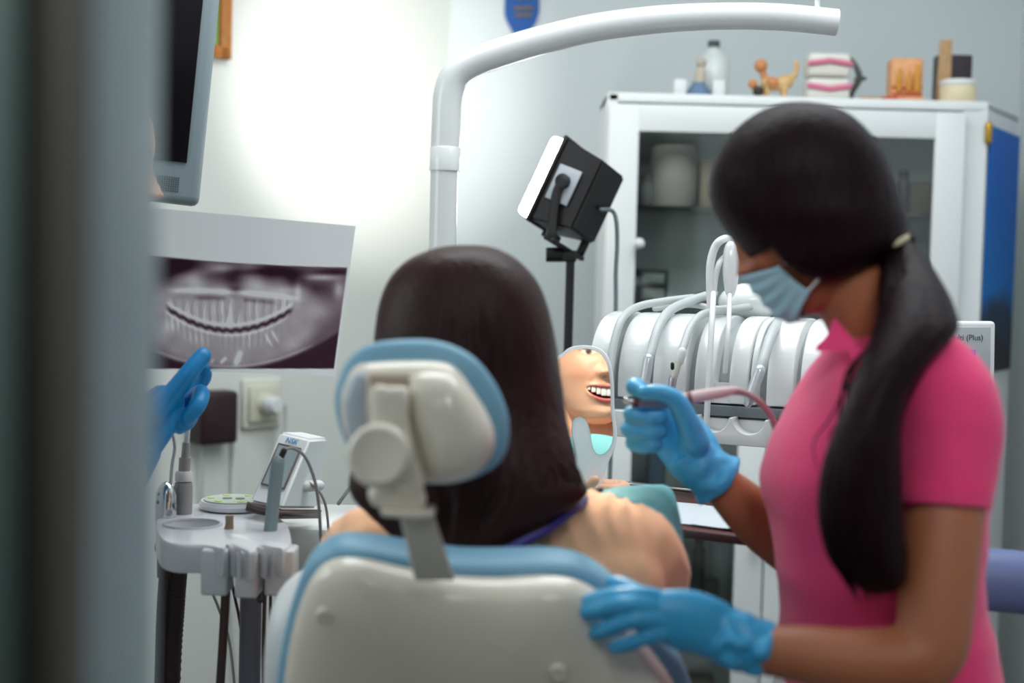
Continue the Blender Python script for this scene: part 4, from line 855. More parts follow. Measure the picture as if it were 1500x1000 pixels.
def head_mesh(M, o, nth=300, nz=260):
    """closed head: horizontal rings from crown to under the chin, M maps head space to the room"""
    zz = np.concatenate([np.linspace(.1085, .03, 40), np.linspace(.03, -.1215, nz - 40)[1:]])
    tt = np.linspace(-1, 1, nth, endpoint=False); th = np.pi * (0.45 * tt + .55 * tt ** 3)
    bm = bmesh.new(); rows = []
    for z in zz:
        f, b, w_ = np.interp(z, HZ[::-1], HF[::-1]), np.interp(z, HZ[::-1], HB[::-1]), np.interp(z, HZ[::-1], HW[::-1])
        c, s_ = np.cos(th), np.sin(th); ex = 2 / 2.25
        x = w_ * np.sign(s_) * np.abs(s_) ** ex; y = (f + b) / 2 + (f - b) / 2 * np.sign(c) * np.abs(c) ** ex
        wf = np.clip((c - .05) / .4, 0, 1); wf = wf * wf * (3 - 2 * wf)
        y = y + face_add(x, np.full_like(x, z), o) * wf
        rows.append([M @ V((float(p), float(q), float(z))) for p, q in zip(x, y)])
    rings_to_faces(bm, rows)
    for sx in (-1, 1):                                                        # ears
        t = bmesh.new(); e = [V((sx * .071, -.012 + .013 * math.cos(a) - .004 * math.sin(a), -.012 + .031 * math.sin(a))) for a in np.linspace(0, 2 * PI, 14, endpoint=False)]
        inflate(t, e, V((sx, -.35, 0)), .007, .006, 5, p=2.5, smooth=2)
        for v in t.verts: v.co = M @ v.co
        merge(bm, t)
    return bm
def skin_cols(bm, Minv, o, base, lips=(196, 88, 88), shift=None):
    L_ = lambda c: np.array(lin(c)[:3])
    co = np.array([tuple(v.co) for v in bm.verts]); A = np.array(Minv); l = co @ A[:3, :3].T + A[:3, 3]
    x, y, z = l.T; n = len(x); col = np.tile(L_(base), (n, 1))
    face = (y > .03) & (z > -.12) & (z < .1) & (np.abs(x) < .075)
    mixc = lambda col, c, k: col * (1 - k[:, None]) + L_(c) * k[:, None]
    fm = face.astype(float)
    g = lambda cx_, cz_, wx, wz: np.exp(-((np.abs(x) - cx_) / wx) ** 2 - ((z - cz_) / wz) ** 2)
    bl = tuple(int(v) for v in (min(255, base[0] * 1.0), base[1] * .80, base[2] * .78))
    col = mixc(col, bl, .5 * g(.043, -.032, .02, .02) * fm)
    col = mixc(col, bl, .4 * np.exp(-(x / .014) ** 2 - ((z + .036) / .012) ** 2) * fm)
    zc, h = mouth(x, o); inm = (1 / (1 + np.exp((np.abs(x) - o['xm'] + .001) / .0008))) * fm
    q = np.clip(1 - (np.abs(x) / o['xm']) ** 2.2, 0, 1)
    up = zc + h + .0065 * q - .0018 * np.exp(-(x / .004) ** 2); lo = zc - h - .0098 * q
    lip = inm * (1 / (1 + np.exp((z - up) / .0006))) * (1 / (1 + np.exp((lo - z) / .0006)))
    col = mixc(col, lips, .9 * lip)
    if o['h'] > .001: col = mixc(col, (70, 24, 26), inm * (1 / (1 + np.exp((np.abs(z - zc) - h + .0004) / .0004))))
    col = mixc(col, (58, 40, 34), .85 * fm * np.exp(-((z - (.021 - 3.0 * (np.abs(x) - .033) ** 2 + .06 * (np.abs(x) - .03))) / .0026) ** 2) * (1 / (1 + np.exp((np.abs(np.abs(x) - .032) - .018) / .002))))
    el = ((np.abs(x) - .032) / .0125) ** 2 + ((z - .001) / (.0045 if not o.get('closed') else .0012)) ** 2
    if not o.get('closed'):
        col = mixc(col, (226, 220, 214), fm * (1 / (1 + np.exp((el - 1) / .08))))
        ir = ((np.abs(x) - .032) ** 2 + (z - .001) ** 2) ** .5
        col = mixc(col, (62, 40, 28), fm * (1 / (1 + np.exp((ir - .0048) / .0004))) * (el < 1.2))
    col = mixc(col, (40, 24, 22), .9 * fm * np.exp(-((z - (.001 + .0042 * np.sqrt(np.clip(1 - ((np.abs(x) - .032) / .0145) ** 2, 0, 1)) * (1 if not o.get('closed') else -.4))) / .0011) ** 2) * (np.abs(np.abs(x) - .032) < .0145))
    col = mixc(col, (70, 34, 28), .55 * fm * np.exp(-((np.abs(x) - .0065) / .003) ** 2 - ((z + .0415) / .0022) ** 2) * (y > .07))
    return np.concatenate([col, np.ones((n, 1))], 1)
def head_frame(center, fwd, up, k):
    f = V(fwd).normalized(); u = V(up); u = (u - f * u.dot(f)).normalized(); r = f.cross(u).normalized()
    return Matrix.Translation(V(center)) @ axes(r, f, u).to_4x4() @ Matrix.Scale(k, 4)

# ---------------------------------------------------------------- patient
k_ = .97
hc = P(692, 512, 1.60); ang = math.radians(38)
MP = head_frame(hc, (math.sin(ang), math.cos(ang), 0), Z, k_); MPi = MP.inverted()
bm = head_mesh(MP, SMILE)
sk = lambda *a, **b: tube(bm, *a, **b)
# neck, shoulders, trunk and the arm that holds the mirror
sk([MP @ V((0, -.02, -.06)), MP @ V((0, -.035, -.12)), P(690, 760, 1.60), P(690, 830, 1.62)], [.055, .052, .056, .075], seg=24)
sk([P(560, 806, 1.60), P(690, 796, 1.60), P(915, 812, 1.60)], [.05, .06, .046], seg=20)
sk([P(700, 830, 1.64), P(705, 1000, 1.78), P(705, 1130, 1.92), P(705, 1180, 2.05)], [.10, .105, .10, .11], ratio=1.35, ref=FW, seg=28)
hand_m = P(893, 728, 1.985)
sk([P(938, 815, 1.60), P(948, 880, 1.68), P(938, 950, 1.82)], [.045, .04, .036], seg=18)
sk([P(938, 950, 1.82), P(920, 850, 1.93), hand_m + V((.0, .02, -.05))], [.04, .036, .026], seg=18)
sk([P(535, 812, 1.60), P(505, 900, 1.72), P(520, 1040, 1.85)], [.048, .043, .038], seg=18)
sk([P(520, 1040, 1.85), P(600, 1080, 1.98), P(650, 1080, 2.02)], [.038, .034, .026], seg=18)
# right hand closed on the handle
sk([hand_m + V((.0, .02, -.05)), hand_m + V((-.004, .03, -.02)), hand_m + V((-.006, .028, .008))], [.026, .028, .02], ratio=.7, ref=X, seg=16)
for i in range(4):
    z_ = .012 - .017 * i; a = hand_m + V((.012, .026, z_)); sk([a + V((-.01, .012, 0)), a + V((.008, .004, 0)), a + V((.008, -.016, 0)), a + V((-.012, -.022, -.002)), a + V((-.024, -.012, -.003))], [.0085, .0085, .008, .0078, .006], seg=12, n=4)
sk([hand_m + V((-.01, .03, -.02)), hand_m + V((-.03, .012, .0)), hand_m + V((-.03, -.006, .014)), hand_m + V((-.022, -.016, .026))], [.012, .0105, .009, .007], seg=12)
# left hand resting
for i in range(4): a = P(650, 1080, 2.02) + V((.02, 0, 0)); sk([a, a + V((.045, .03 - .018 * i, -.01)), a + V((.075, .035 - .02 * i, -.03))], [.01, .0085, .007], seg=10)
sk([P(640, 1080, 2.02), P(665, 1070, 2.02)], [.026, .03], ratio=.6, ref=Z)
# legs along the seat
for sx in (-.09, .09):
    c = V((sc_.x + sx, 1.93, .62)); sk([c, c + V((0, .24, .02)), c + V((0, .34, -.02))], [.085, .07, .06], seg=18); sk([c + V((0, .335, -.03)), c + V((0, .34, -.3)), c + V((0, .30, -.54))], [.058, .05, .036], seg=18); sk([c + V((0, .28, -.575)), c + V((0, .33, -.58)), c + V((0, .40, -.59))], [.036, .036, .026])
body = fuse(bm, .0024, 2)
cols = skin_cols(body, MPi, SMILE, (228, 178, 148))
pt = obj('person', body, skin_mat, None, angle=0, cols=cols)
tag(pt, 'long haired person in a peach top in the dental chair holding a hand mirror', 'person')
# teeth
bm = new()
zc0 = -.069
for i in range(10):
    xw = (.0094, .0078, .0080, .0070, .0062)[i // 2]; x0 = (0, .0095, .0174, .0255, .0326)[i // 2]
    sx = 1 if i % 2 else -1; xx = sx * (x0 + xw / 2); yy = .0855 - 11 * xx * xx
    zt_p, h_ = zc0 + SMILE['lift'] * xx * xx + .0092, .0148 - .13 * abs(xx)
    t = bmesh.new(); box(t, (0, 0, 0), (xw * .97, .005, h_), None, .0019, 3)
    Mt = MP @ Matrix.Translation((xx, yy, zt_p - h_ / 2)) @ Matrix.Rotation(-sx * math.atan(2 * 11 * abs(xx)) * .9, 4, 'Z')
    for v in t.verts: v.co = Mt @ v.co
    merge(bm, t)
obj('teeth', bm, mat('tooth_enamel', (242, 240, 234), .2, coat=.3), pt)
# hair
hd_ = [(361, 652, 716, .03, 1.585), (368, 626, 738, .055, 1.582), (384, 594, 762, .075, 1.58), (410, 570, 786, .085, 1.578), (445, 556, 802, .09, 1.575), (490, 549, 813, .09, 1.57), (540, 545, 819, .085, 1.565), (590, 538, 823, .075, 1.555), (640, 526, 830, .066, 1.54), (690, 513, 846, .058, 1.52), (720, 512, 862, .05, 1.51), (745, 530, 835, .042, 1.50), (770, 565, 775, .036, 1.49), (800, 590, 745, .03, 1.48), (830, 605, 725, .02, 1.47)]
bm = new(); loft(bm, hd_, n=6, seg=44, ex=2.3)
random.seed(5)
for i in range(46):                                                            # loose locks that break up the outline
    t = random.random(); u = random.uniform(-1, 1); x0 = 684 + 122 * u; 
    pts = []
    for j, yy in enumerate((470, 540, 610, 680, 740, 790 + 30 * random.random())):
        row = np.array(hd_); xl, xr_ = np.interp(yy, row[:, 0], row[:, 1]), np.interp(yy, row[:, 0], row[:, 2]); hdp, dd_ = np.interp(yy, row[:, 0], row[:, 3]), np.interp(yy, row[:, 0], row[:, 4])
        pts.append(P((xl + xr_) / 2 + (xr_ - xl) / 2 * u * .97, yy, dd_ - hdp * math.sqrt(max(0, 1 - u * u)) * .98))
    tube(bm, pts, [.003, .006, .007, .0065, .005, .002], seg=8, n=4)
hb = fuse(bm, .004, 4)
for v in hb.verts:
    l = MPi @ v.co
    if l.z > -.17:
        lim = .022 if l.z < .062 else .022 + (l.z - .062) * 1.6
        if l.y > lim: l.y = lim + (l.y - lim) * .04; v.co = MP @ l
row = np.array(hd_)
for i in range(150):
    u = random.uniform(-.99, 1); y0 = random.uniform(380, 520); pts = []
    for j in range(7):
        yy = y0 + (random.uniform(700, 815) - y0) * j / 6 if j == 6 else y0 + (760 - y0) * j / 6
        xl, xr_, hdp, dd_ = [np.interp(yy, row[:, 0], row[:, c]) for c in (1, 2, 3, 4)]
        pts.append(P((xl + xr_) / 2 + (xr_ - xl) / 2 * u, yy, dd_ - hdp * math.sqrt(max(0, 1 - abs(u) ** 2.3)) - .0004))
    tube(hb, pts, [.0004, .0012, .0016, .0016, .0014, .001, .0004], seg=6, n=5)
obj('hair', hb, hair_brown, pt, angle=0)
# peach top
bm = new()
tube(bm, [P(545, 806, 1.60), P(620, 800, 1.595), P(700, 802, 1.59), P(800, 800, 1.58), P(870, 798, 1.58), P(930, 812, 1.59)], [.046, .057, .060, .060, .058, .053], seg=24)
tube(bm, [P(700, 840, 1.625), P(705, 1000, 1.78), P(705, 1140, 1.93)], [.11, .112, .11], ratio=1.35, ref=FW, seg=28)
tube(bm, [P(928, 806, 1.59), P(944, 836, 1.62), P(950, 862, 1.65)], [.054, .052, .048], seg=20)
tube(bm, [P(540, 810, 1.6), P(520, 850, 1.66), P(512, 885, 1.70)], [.054, .053, .05], seg=20)
ball(bm, P(870, 850, 1.56), .08, .05, .06); ball(bm, P(560, 840, 1.57), .07, .05, .06)
tp_ = fuse(bm, .005, 16)
for v in tp_.verts:
    nx = noise.noise(V((v.co.x * 40 + v.co.z * 22, v.co.y * 20, v.co.z * 9))); ph = v.co.dot(R) * 2 * PI / .046 + v.co.dot(U) * 38 + 5 * noise.noise(v.co * 9); cr = (1 - abs(math.sin(ph))) ** 2 * max(0, .6 + noise.noise(v.co * 14 + V((3, 1, 2)))); v.co += v.normal * (nx * .003 + .0045 * cr)
obj('peach_top', tp_, peach, pt, angle=0)

# trousers and shoes
bm = new(); c = V((sc_.x, 1.93, .62)); tube(bm, [c + V((0, -.02, .02)), c + V((0, .03, 0))], [.12, .115], ratio=1.45, ref=Z, seg=20)
for sx in (-.09, .09):
    c = V((sc_.x + sx, 1.93, .62)); tube(bm, [c, c + V((0, .24, .02)), c + V((0, .34, -.02))], [.097, .082, .072], seg=18); tube(bm, [c + V((0, .335, -.03)), c + V((0, .34, -.3)), c + V((0, .305, -.52))], [.07, .062, .05], seg=18)
obj('trousers', fuse(bm, .007, 4), mat('dark_trousers', (44, 48, 62), .85), pt, angle=0)
for sx in (-.09, .09):
    bm = new(); c = V((sc_.x + sx, 2.21, .045)); tube(bm, [c, c + V((0, .06, -.003)), c + V((0, .13, -.012))], [.045, .044, .032], seg=16); obj('shoe', bm, mat('dark_shoe', (36, 34, 36), .5), pt)

# dental bib with its chain
bb = thing('dental_bib', 'turquoise paper bib over the chest of the person in the chair', 'bib', P(880, 740, 1.72))
rows = [[(560, 770, 1.68), (640, 775, 1.68), (740, 765, 1.67), (830, 742, 1.65), (872, 731, 1.63), (905, 728, 1.62), (945, 745, 1.61), (975, 768, 1.61), (1001, 797, 1.63)],
        [(555, 735, 1.73), (640, 700, 1.71), (740, 672, 1.71), (822, 688, 1.70), (866, 720, 1.67), (905, 715, 1.67), (950, 712, 1.70), (984, 720, 1.71), (1001, 785, 1.66)],
        [(560, 780, 1.80), (640, 780, 1.79), (740, 760, 1.78), (815, 725, 1.78), (864, 738, 1.75), (905, 735, 1.75), (950, 735, 1.76), (982, 745, 1.75), (995, 800, 1.70)],
        [(560, 900, 1.95), (640, 900, 1.95), (740, 890, 1.94), (815, 880, 1.93), (864, 880, 1.92), (905, 880, 1.92), (950, 880, 1.91), (975, 880, 1.88), (985, 870, 1.80)]]
cr_rows = [[P(*q_) for q_ in r__] for r__ in rows]
fine = [catmull(r__, 6) for r__ in cr_rows]; fine = list(zip(*[catmull([tuple(f_[i]) for f_ in fine], 6) for i in range(len(fine[0]))]))
bm = new(); vs = [[bm.verts.new(V(p_)) for p_ in r__] for r__ in fine]
for a, b_ in zip(vs[:-1], vs[1:]):
    for i in range(len(a) - 1): bm.faces.new((a[i], a[i + 1], b_[i + 1], b_[i]))
so_ = obj('sheet', bm, bib_mat, bb, angle=0); md = so_.modifiers.new('thickness', 'SOLIDIFY'); md.thickness = .0015; md.offset = 0
bm = new(); cp_ = catmull([P(728, 812, 1.445), P(760, 797, 1.45), P(800, 777, 1.47), P(835, 752, 1.50), (P(858, 733, 1.55)), P(872, 724, 1.62)], 12)
dist = 0; last = V(cp_[0])
for a, b_ in zip(cp_[:-1], cp_[1:]):
    a, b_ = V(a), V(b_); tube(bm, [a, b_], .0022, seg=8, rnd=False)
    for q_ in (a, (a + b_) / 2): ball(bm, q_, .0045, seg=8)
obj('bead_chain', bm, mat('navy_chain', (44, 42, 120), .4), bb)
bm = new(); box(bm, P(876, 722, 1.655), (.012, .012, .014), CAMROT, .003); obj('clip', bm, mat('clip_dark', (40, 28, 40), .4), bb)

# ---------------------------------------------------------------- hand mirror
Mm = P(890, 573, 2.0); Fm = MP @ V((0, .09, -.066))
nm_ = ((CAM - Mm).normalized() + (Fm - Mm).normalized()).normalized()
def mp_(px, py, off=0): return on_plane(px, py, Mm + nm_ * off, nm_)
mir = thing('hand_mirror', 'white tooth shaped hand mirror reflecting a smiling face', 'mirror', mp_(868, 745))
outer = [(774, 545), (784, 526), (800, 521), (818, 521), (834, 509), (858, 505.5), (879, 511), (892, 527), (898, 556), (899.5, 600), (903, 632), (900, 656), (888, 682), (882, 705), (878, 748), (866, 760), (852, 752), (846, 712), (836, 690), (812, 676), (796, 655), (786, 630), (780, 590)]
bm = new(); oo = [mp_(*q_) for q_ in catmull(outer, 5, True)]; prism(bm, oo, -nm_ * .006, .0008); obj('frame', bm, mat('mirror_white', (240, 244, 246), .35), mir)
inner = [(780, 548), (788, 531), (802, 526), (820, 525), (837, 513.5), (858, 510.5), (876, 515.5), (887.5, 530), (893.5, 557), (895, 600), (898, 632), (895, 652), (885, 664), (874, 664), (868, 652), (864, 628), (858.5, 614), (849, 609.5), (840, 614), (837, 630), (841, 655), (842, 668), (830, 671), (812, 668), (800, 652), (791, 630), (785, 590)]
bm = new(); oo = [mp_(q_[0], q_[1], .0004) for q_ in catmull(inner, 5, True)]; prism(bm, oo, nm_ * .0012); mm = mat('mirror_silver', (245, 246, 246), .012, 1.0); obj('mirror_glass', bm, mm, mir, smooth=False)
# beam of the floodlight on the left wall
def beam(): spot('floodlight_beam', fp(.045, 0, 0), LW(545, 140), 80, (1.0, .97, .92), 58, .05, 1.0)
# operating light (out of view, above the arm) shining on the patient's face
def spot(name, loc, target, power, color, deg, size=.06, blend=.35):
    l = D.lights.new(name, 'SPOT'); l.energy = power; l.color = color; l.spot_size = math.radians(deg); l.spot_blend = blend; l.shadow_soft_size = size
    o_ = D.objects.new(name, l); COL.objects.link(o_); o_.location = V(loc); o_.rotation_euler = (V(target) - V(loc)).to_track_quat('-Z', 'Y').to_euler(); return o_
spot('operating_lamp', (.02, 2.55, 1.95), MP @ V((0, .09, -.05)), 84, (1.0, .87, .68), 15)
beam()
# ---------------------------------------------------------------- dentist
DK = dict(xm=.026, lift=1.0, h=0.0, closed=True)
k_ = .88
fD = (-R * .85 - U * .53 - FW * .02); uD = (-R * .53 + U * .85)
MD = head_frame(P(1173, 299, 1.50), fD, uD, k_); MDi = MD.inverted()
bm = head_mesh(MD, DK, 220, 190)
sk = lambda *a, **b: tube(bm, *a, **b)
sk([P(1215, 370, 1.50), P(1250, 430, 1.50), P(1278, 490, 1.51), P(1300, 560, 1.52)], [.047, .042, .044, .06], seg=24)
# near (left) arm
sk([P(1388, 610, 1.385), P(1388, 670, 1.372), P(1383, 740, 1.36), P(1374, 850, 1.345), P(1366, 935, 1.335), P(1352, 968, 1.33)], [.04, .0415, .0385, .036, .0345, .032], seg=24)
sk([P(1366, 945, 1.335), P(1330, 968, 1.335), P(1250, 968, 1.35), P(1180, 958, 1.365), P(1110, 950, 1.379), P(1060, 940, 1.383)], [.034, .034, .0315, .028, .0235, .021], seg=24)
# far (right) arm
sk([P(1255, 580, 1.66), P(1225, 720, 1.70), P(1195, 826, 1.71)], [.046, .042, .036], seg=20)
sk([P(1200, 828, 1.71), P(1120, 768, 1.69), P(1072, 724, 1.678), P(1047, 699, 1.671)], [.037, .034, .027, .021], seg=20)
sk([P(1300, 640, 1.52), P(1300, 800, 1.53), P(1300, 1200, 1.54)], [.08, .09, .09], seg=20)
body = fuse(bm, .003, 3)
cols = skin_cols(body, MDi, DK, (168, 102, 70), (150, 74, 70))
dn = obj('person', body, skin_mat, None, angle=0, cols=cols)
tag(dn, 'person with a dark ponytail in a pink polo shirt and face mask leaning over', 'person')
# hair cap, swept back to the tie
bm = new()
loft(bm, [(153, 1140, 1192, .02, 1.5), (166, 1108, 1232, .05, 1.5), (190, 1076, 1262, .07, 1.5), (225, 1050, 1289, .083, 1.5), (260, 1038, 1304, .088, 1.5), (295, 1042, 1316, .089, 1.5), (325, 1056, 1325, .088, 1.498), (352, 1076, 1322, .082, 1.495), (376, 1096, 1296, .074, 1.49), (395, 1120, 1265, .064, 1.485), (407, 1146, 1238, .052, 1.48), (414, 1172, 1216, .03, 1.475)], n=6, seg=44, ex=2.2)
tube(bm, [P(1240, 330, 1.48), P(1290, 345, 1.485), P(1318, 356, 1.49)], [.05, .034, .018], seg=20)
random.seed(9)
hb = fuse(bm, .0038, 5)
for v in hb.verts:                                     # keep the fringe clear of the face
    l = MDi @ v.co
    if l.z < -.022 and l.y > .045 and abs(l.x) < .07: l.y = .045 + (l.y - .045) * .05; v.co = MD @ l
obj('hair', hb, hair_dark, dn, angle=0)
bm = new()
pony = [(350, 1296, 1330, .016, 1.475), (375, 1295, 1352, .03, 1.46), (410, 1292, 1374, .042, 1.43), (450, 1288, 1394, .048, 1.40), (485, 1284, 1398, .05, 1.375), (525, 1270, 1362, .048, 1.355), (570, 1252, 1328, .045, 1.34), (620, 1232, 1316, .044, 1.33), (680, 1210, 1317, .044, 1.325), (740, 1200, 1320, .042, 1.325), (790, 1206, 1324, .04, 1.325), (830, 1226, 1326, .034, 1.327), (855, 1248, 1322, .024, 1.33), (868, 1268, 1304, .01, 1.332)]
loft(bm, pony, n=6, seg=36, ex=2.1)
row = np.array(pony)
for i in range(60):
    u = random.uniform(-1, 1); y0 = random.uniform(380, 560); pts = []
    for j in range(7):
        yy = y0 + (random.uniform(760, 872) - y0) * j / 6 if j == 6 else y0 + (800 - y0) * j / 6
        xl, xr_, hd, d_ = [np.interp(yy, row[:, 0], row[:, c]) for c in (1, 2, 3, 4)]; uu_ = u * (1.0 + .03 * random.random())
        pts.append(P((xl + xr_) / 2 + (xr_ - xl) / 2 * uu_, yy, d_ - hd * math.sqrt(max(0, 1 - min(1, u * u)))))
    tube(bm, pts, [.002, .004, .0045, .0045, .004, .003, .0012], seg=7, n=4)
pb_ = fuse(bm, .0036, 3)
for i in range(170):
    u = random.uniform(-1, 1); y0 = random.uniform(365, 620); y1 = random.uniform(740, 885); pts = []
    for j in range(8):
        yy = y0 + (y1 - y0) * j / 7; yq = min(yy, 866)
        xl, xr_, hd, d_ = [np.interp(yq, row[:, 0], row[:, c]) for c in (1, 2, 3, 4)]
        if yq > 800: xl, xr_ = xl - (yq - 800) * .15, xr_ + (yq - 800) * .05
        pts.append(P((xl + xr_) / 2 + (xr_ - xl) / 2 * u * 1.01, yy, d_ - hd * math.sqrt(max(0, 1 - u * u)) - .0008))
    tube(pb_, pts, [.0004, .0016, .0022, .0022, .002, .0018, .0014, .0004], seg=6, n=4)
obj('ponytail', pb_, hair_dark, dn, angle=0)
bm = new(); tube(bm, [P(1303, 359, 1.45), P(1313, 356, 1.445), P(1322, 351, 1.45), P(1328, 346, 1.47)], .0036, seg=10); tube(bm, [P(1303, 359, 1.45), P(1302, 362, 1.48), P(1310, 362, 1.51), P(1328, 346, 1.47)], .0036, seg=10); obj('hair_tie', bm, mat('tie_beige', (196, 186, 150), .6), dn)
for i in range(9):
    bm = new(); q = random.random(); x0, x1 = 1278 - 20 * q, 1190 + 50 * random.random(); y1 = 640 + 150 * random.random()
    tube(bm, [P(x0, 500 + 20 * q, 1.36), P(x0 - 22, 550, 1.355), P((x0 + x1) / 2 - 12, 610, 1.345), P(x1, (610 + y1) / 2, 1.345), P(x1 + 8, y1, 1.345)], [.0006, .001, .001, .0008, .0004], seg=6); obj('loose_strand', bm, hair_dark, dn, angle=0)

# polo shirt: trunk, sleeves, collar
bm = new()
loft(bm, [(492, 1236, 1330, .07, 1.52), (520, 1212, 1352, .12, 1.52), (560, 1186, 1398, .155, 1.525), (610, 1158, 1432, .165, 1.53), (650, 1136, 1438, .168, 1.53), (690, 1120, 1438, .166, 1.53), (725, 1121, 1434, .162, 1.53), (770, 1134, 1428, .155, 1.53), (820, 1142, 1424, .15, 1.53), (880, 1149, 1428, .15, 1.535), (930, 1150, 1440, .155, 1.54), (1000, 1148, 1447, .165, 1.54), (1080, 1140, 1455, .17, 1.55), (1150, 1135, 1450, .17, 1.55)], n=5, seg=40, ex=2.3)
tube(bm, [P(1338, 530, 1.43), P(1370, 566, 1.395), P(1388, 610, 1.38), P(1391, 650, 1.375), P(1385, 700, 1.365), P(1382, 736, 1.36)], [.046, .05, .051, .050, .046, .0425], seg=28)
tube(bm, [P(1270, 560, 1.62), P(1250, 600, 1.67), P(1235, 680, 1.70), P(1226, 730, 1.70)], [.05, .052, .048, .046], seg=24)
sh = fuse(bm, .0045, 6)
for v in sh.verts:
    nx = noise.noise(V((v.co.x * 7, v.co.y * 5, v.co.z * 16))) + .5 * noise.noise(V((v.co.x * 20, v.co.y * 12, v.co.z * 26))); v.co += v.normal * (nx * .0045)
ln_ = [P(1244, 512, 1.41), P(1224, 562, 1.40), P(1199, 610, 1.395), P(1170, 652, 1.41)]
for v in sh.verts:
    dm_ = 9
    for a, b_ in zip(ln_[:-1], ln_[1:]):
        t_ = max(0, min(1, (v.co - a).dot(b_ - a) / (b_ - a).length_squared)); dd_ = (v.co - a.lerp(b_, t_)); dm_ = min(dm_, dd_.length)
        if dm_ == dd_.length: sd_n = dd_.dot(R)
    if dm_ < .03: v.co += v.normal * (-.0065 * math.exp(-(dm_ / .006) ** 2) + .004 * math.exp(-((dm_ - .012) / .006) ** 2))
ps = obj('polo_shirt', sh, pink, dn, angle=0)
bm = new(); tube(bm, [P(1383, 716, 1.362), P(1382, 740, 1.36)], [.0462, .0448], seg=32, rnd=False); obj('sleeve_cuff', bm, pink, ps)
def flap(pts, d, nm, th=.003):
    bm = new(); inflate(bm, [P(x, y, dd_) for (x, y), dd_ in zip(pts, d)], -FW, th, th, 5, p=3, smooth=3); return obj(nm, bm, pink, ps)
flap([(1221, 467), (1229, 473), (1237, 492), (1239, 511), (1226, 515), (1212, 513), (1203, 516), (1194, 509), (1206, 497), (1215, 483)], [1.47, 1.465, 1.45, 1.44, 1.44, 1.445, 1.45, 1.455, 1.46, 1.465], 'collar', .002)
flap([(1230, 474), (1242, 490), (1264, 512), (1300, 520), (1300, 540), (1262, 534), (1242, 518), (1237, 496)], [1.465, 1.45, 1.43, 1.415, 1.405, 1.415, 1.43, 1.45], 'collar', .003)
# face mask
bm = new(); NS, NT = 40, 22; grid = []
for j in range(NT + 1):
    r_ = []
    for i in range(NS + 1):
        s_, t_ = -1 + 2 * i / NS, j / NT
        shr = 1 - .5 * abs(s_) ** 1.5
        z = -.034 - .012 * abs(s_) + t_ * (-.088 * shr)
        x = s_ * .058
        f, b_, w_ = np.interp(z, HZ[::-1], HF[::-1]), np.interp(z, HZ[::-1], HB[::-1]), max(.05, np.interp(max(z, -.1), HZ[::-1], HW[::-1]))
        y = (f + b_) / 2 + (f - b_) / 2 * math.sqrt(max(0, 1 - min(1, abs(x) / (w_ + .012)) ** 2.6)) + .014 * math.exp(-(x / .024) ** 2) * (1 - .45 * t_) + .007 + .0016 * math.sin(t_ * 9 * PI) * (1 - abs(s_) ** 3)
        r_.append(bm.verts.new(MD @ V((x, y, z))))
    grid.append(r_)
for a, b_ in zip(grid[:-1], grid[1:]):
    for i in range(NS): bm.faces.new((a[i], a[i + 1], b_[i + 1], b_[i]))
fm = obj('face_mask', bm, mat('mask_blue', (164, 204, 218), .75, bump=.1, bscale=200), dn, angle=0); md = fm.modifiers.new('thickness', 'SOLIDIFY'); md.thickness = .0012
bm = new(); e = MD @ V((-.08, -.012, .0)); c1 = MD @ V((-.060, .066, -.047)); c2 = MD @ V((-.060, .060, -.088))
tube(bm, [c1, MD @ V((-.079, .02, -.02)), e], .0014, seg=8); tube(bm, [c2, MD @ V((-.079, .015, -.065)), e], .0014, seg=8); obj('ear_loop', bm, white_sat, fm)

# gloves
gl = nitrile
def hand(digs, palm, cuff, vox=.0023, sm_=2):
    bm = new()
    for pts_, rr in digs: tube(bm, [P(*q_) for q_ in pts_], rr, seg=14, n=5)
    for a in palm: tube(bm, [P(*q_) for q_ in a[0]], a[1], ratio=a[2], ref=a[3], seg=20, n=6)
    for a in cuff: tube(bm, [P(*q_) for q_ in a[0]], a[1], ratio=a[2], ref=a[3], seg=24, n=6, rnd=False)
    h_ = fuse(bm, vox, sm_, .45)
    return h_
def wrinkle(h_, c, rad_, amp, fx=60):
    for v in h_.verts:
        w_ = math.exp(-((v.co - c).length / rad_) ** 2)
        if w_ > .02: v.co += v.normal * (amp * w_ * max(-.1, noise.noise(V((v.co.x * fx, v.co.y * fx * .6, v.co.z * fx))) + .15))
    return h_
h1 = hand([
    ([(898, 853, 1.395), (912, 858, 1.385), (936, 872, 1.375), (975, 892, 1.375)], [.0075, .009, .0105, .013]),
    ([(857, 882, 1.388), (880, 876, 1.372), (915, 872, 1.360), (955, 874, 1.365), (985, 890, 1.375)], [.0072, .0082, .0088, .0095, .011]),
    ([(854, 897, 1.386), (878, 893, 1.368), (912, 886, 1.352), (950, 888, 1.358), (990, 902, 1.375)], [.0074, .0086, .0092, .0098, .011]),
    ([(870, 927, 1.388), (892, 921, 1.368), (922, 909, 1.350), (955, 906, 1.355), (992, 914, 1.372)], [.0072, .0083, .009, .0095, .011]),
    ([(899, 949, 1.386), (918, 944, 1.368), (942, 934, 1.355), (968, 926, 1.358), (1000, 926, 1.372)], [.0066, .0076, .0082, .009, .011])],
    [([(946, 898, 1.364), (972, 901, 1.366), (1004, 908, 1.370), (1038, 918, 1.375), (1070, 934, 1.380)], [.017, .0255, .030, .029, .0265], .62, U)],
    [([(1050, 926, 1.380), (1075, 937, 1.380), (1100, 944, 1.380), (1122, 951, 1.380)], [.0265, .0275, .0275, .0285], .95, U)], sm_=4)
wrinkle(h1, P(1098, 945, 1.36), .032, .012, 70)
obj('glove', h1, gl, dn, angle=0, label='blue glove resting on the chair back')
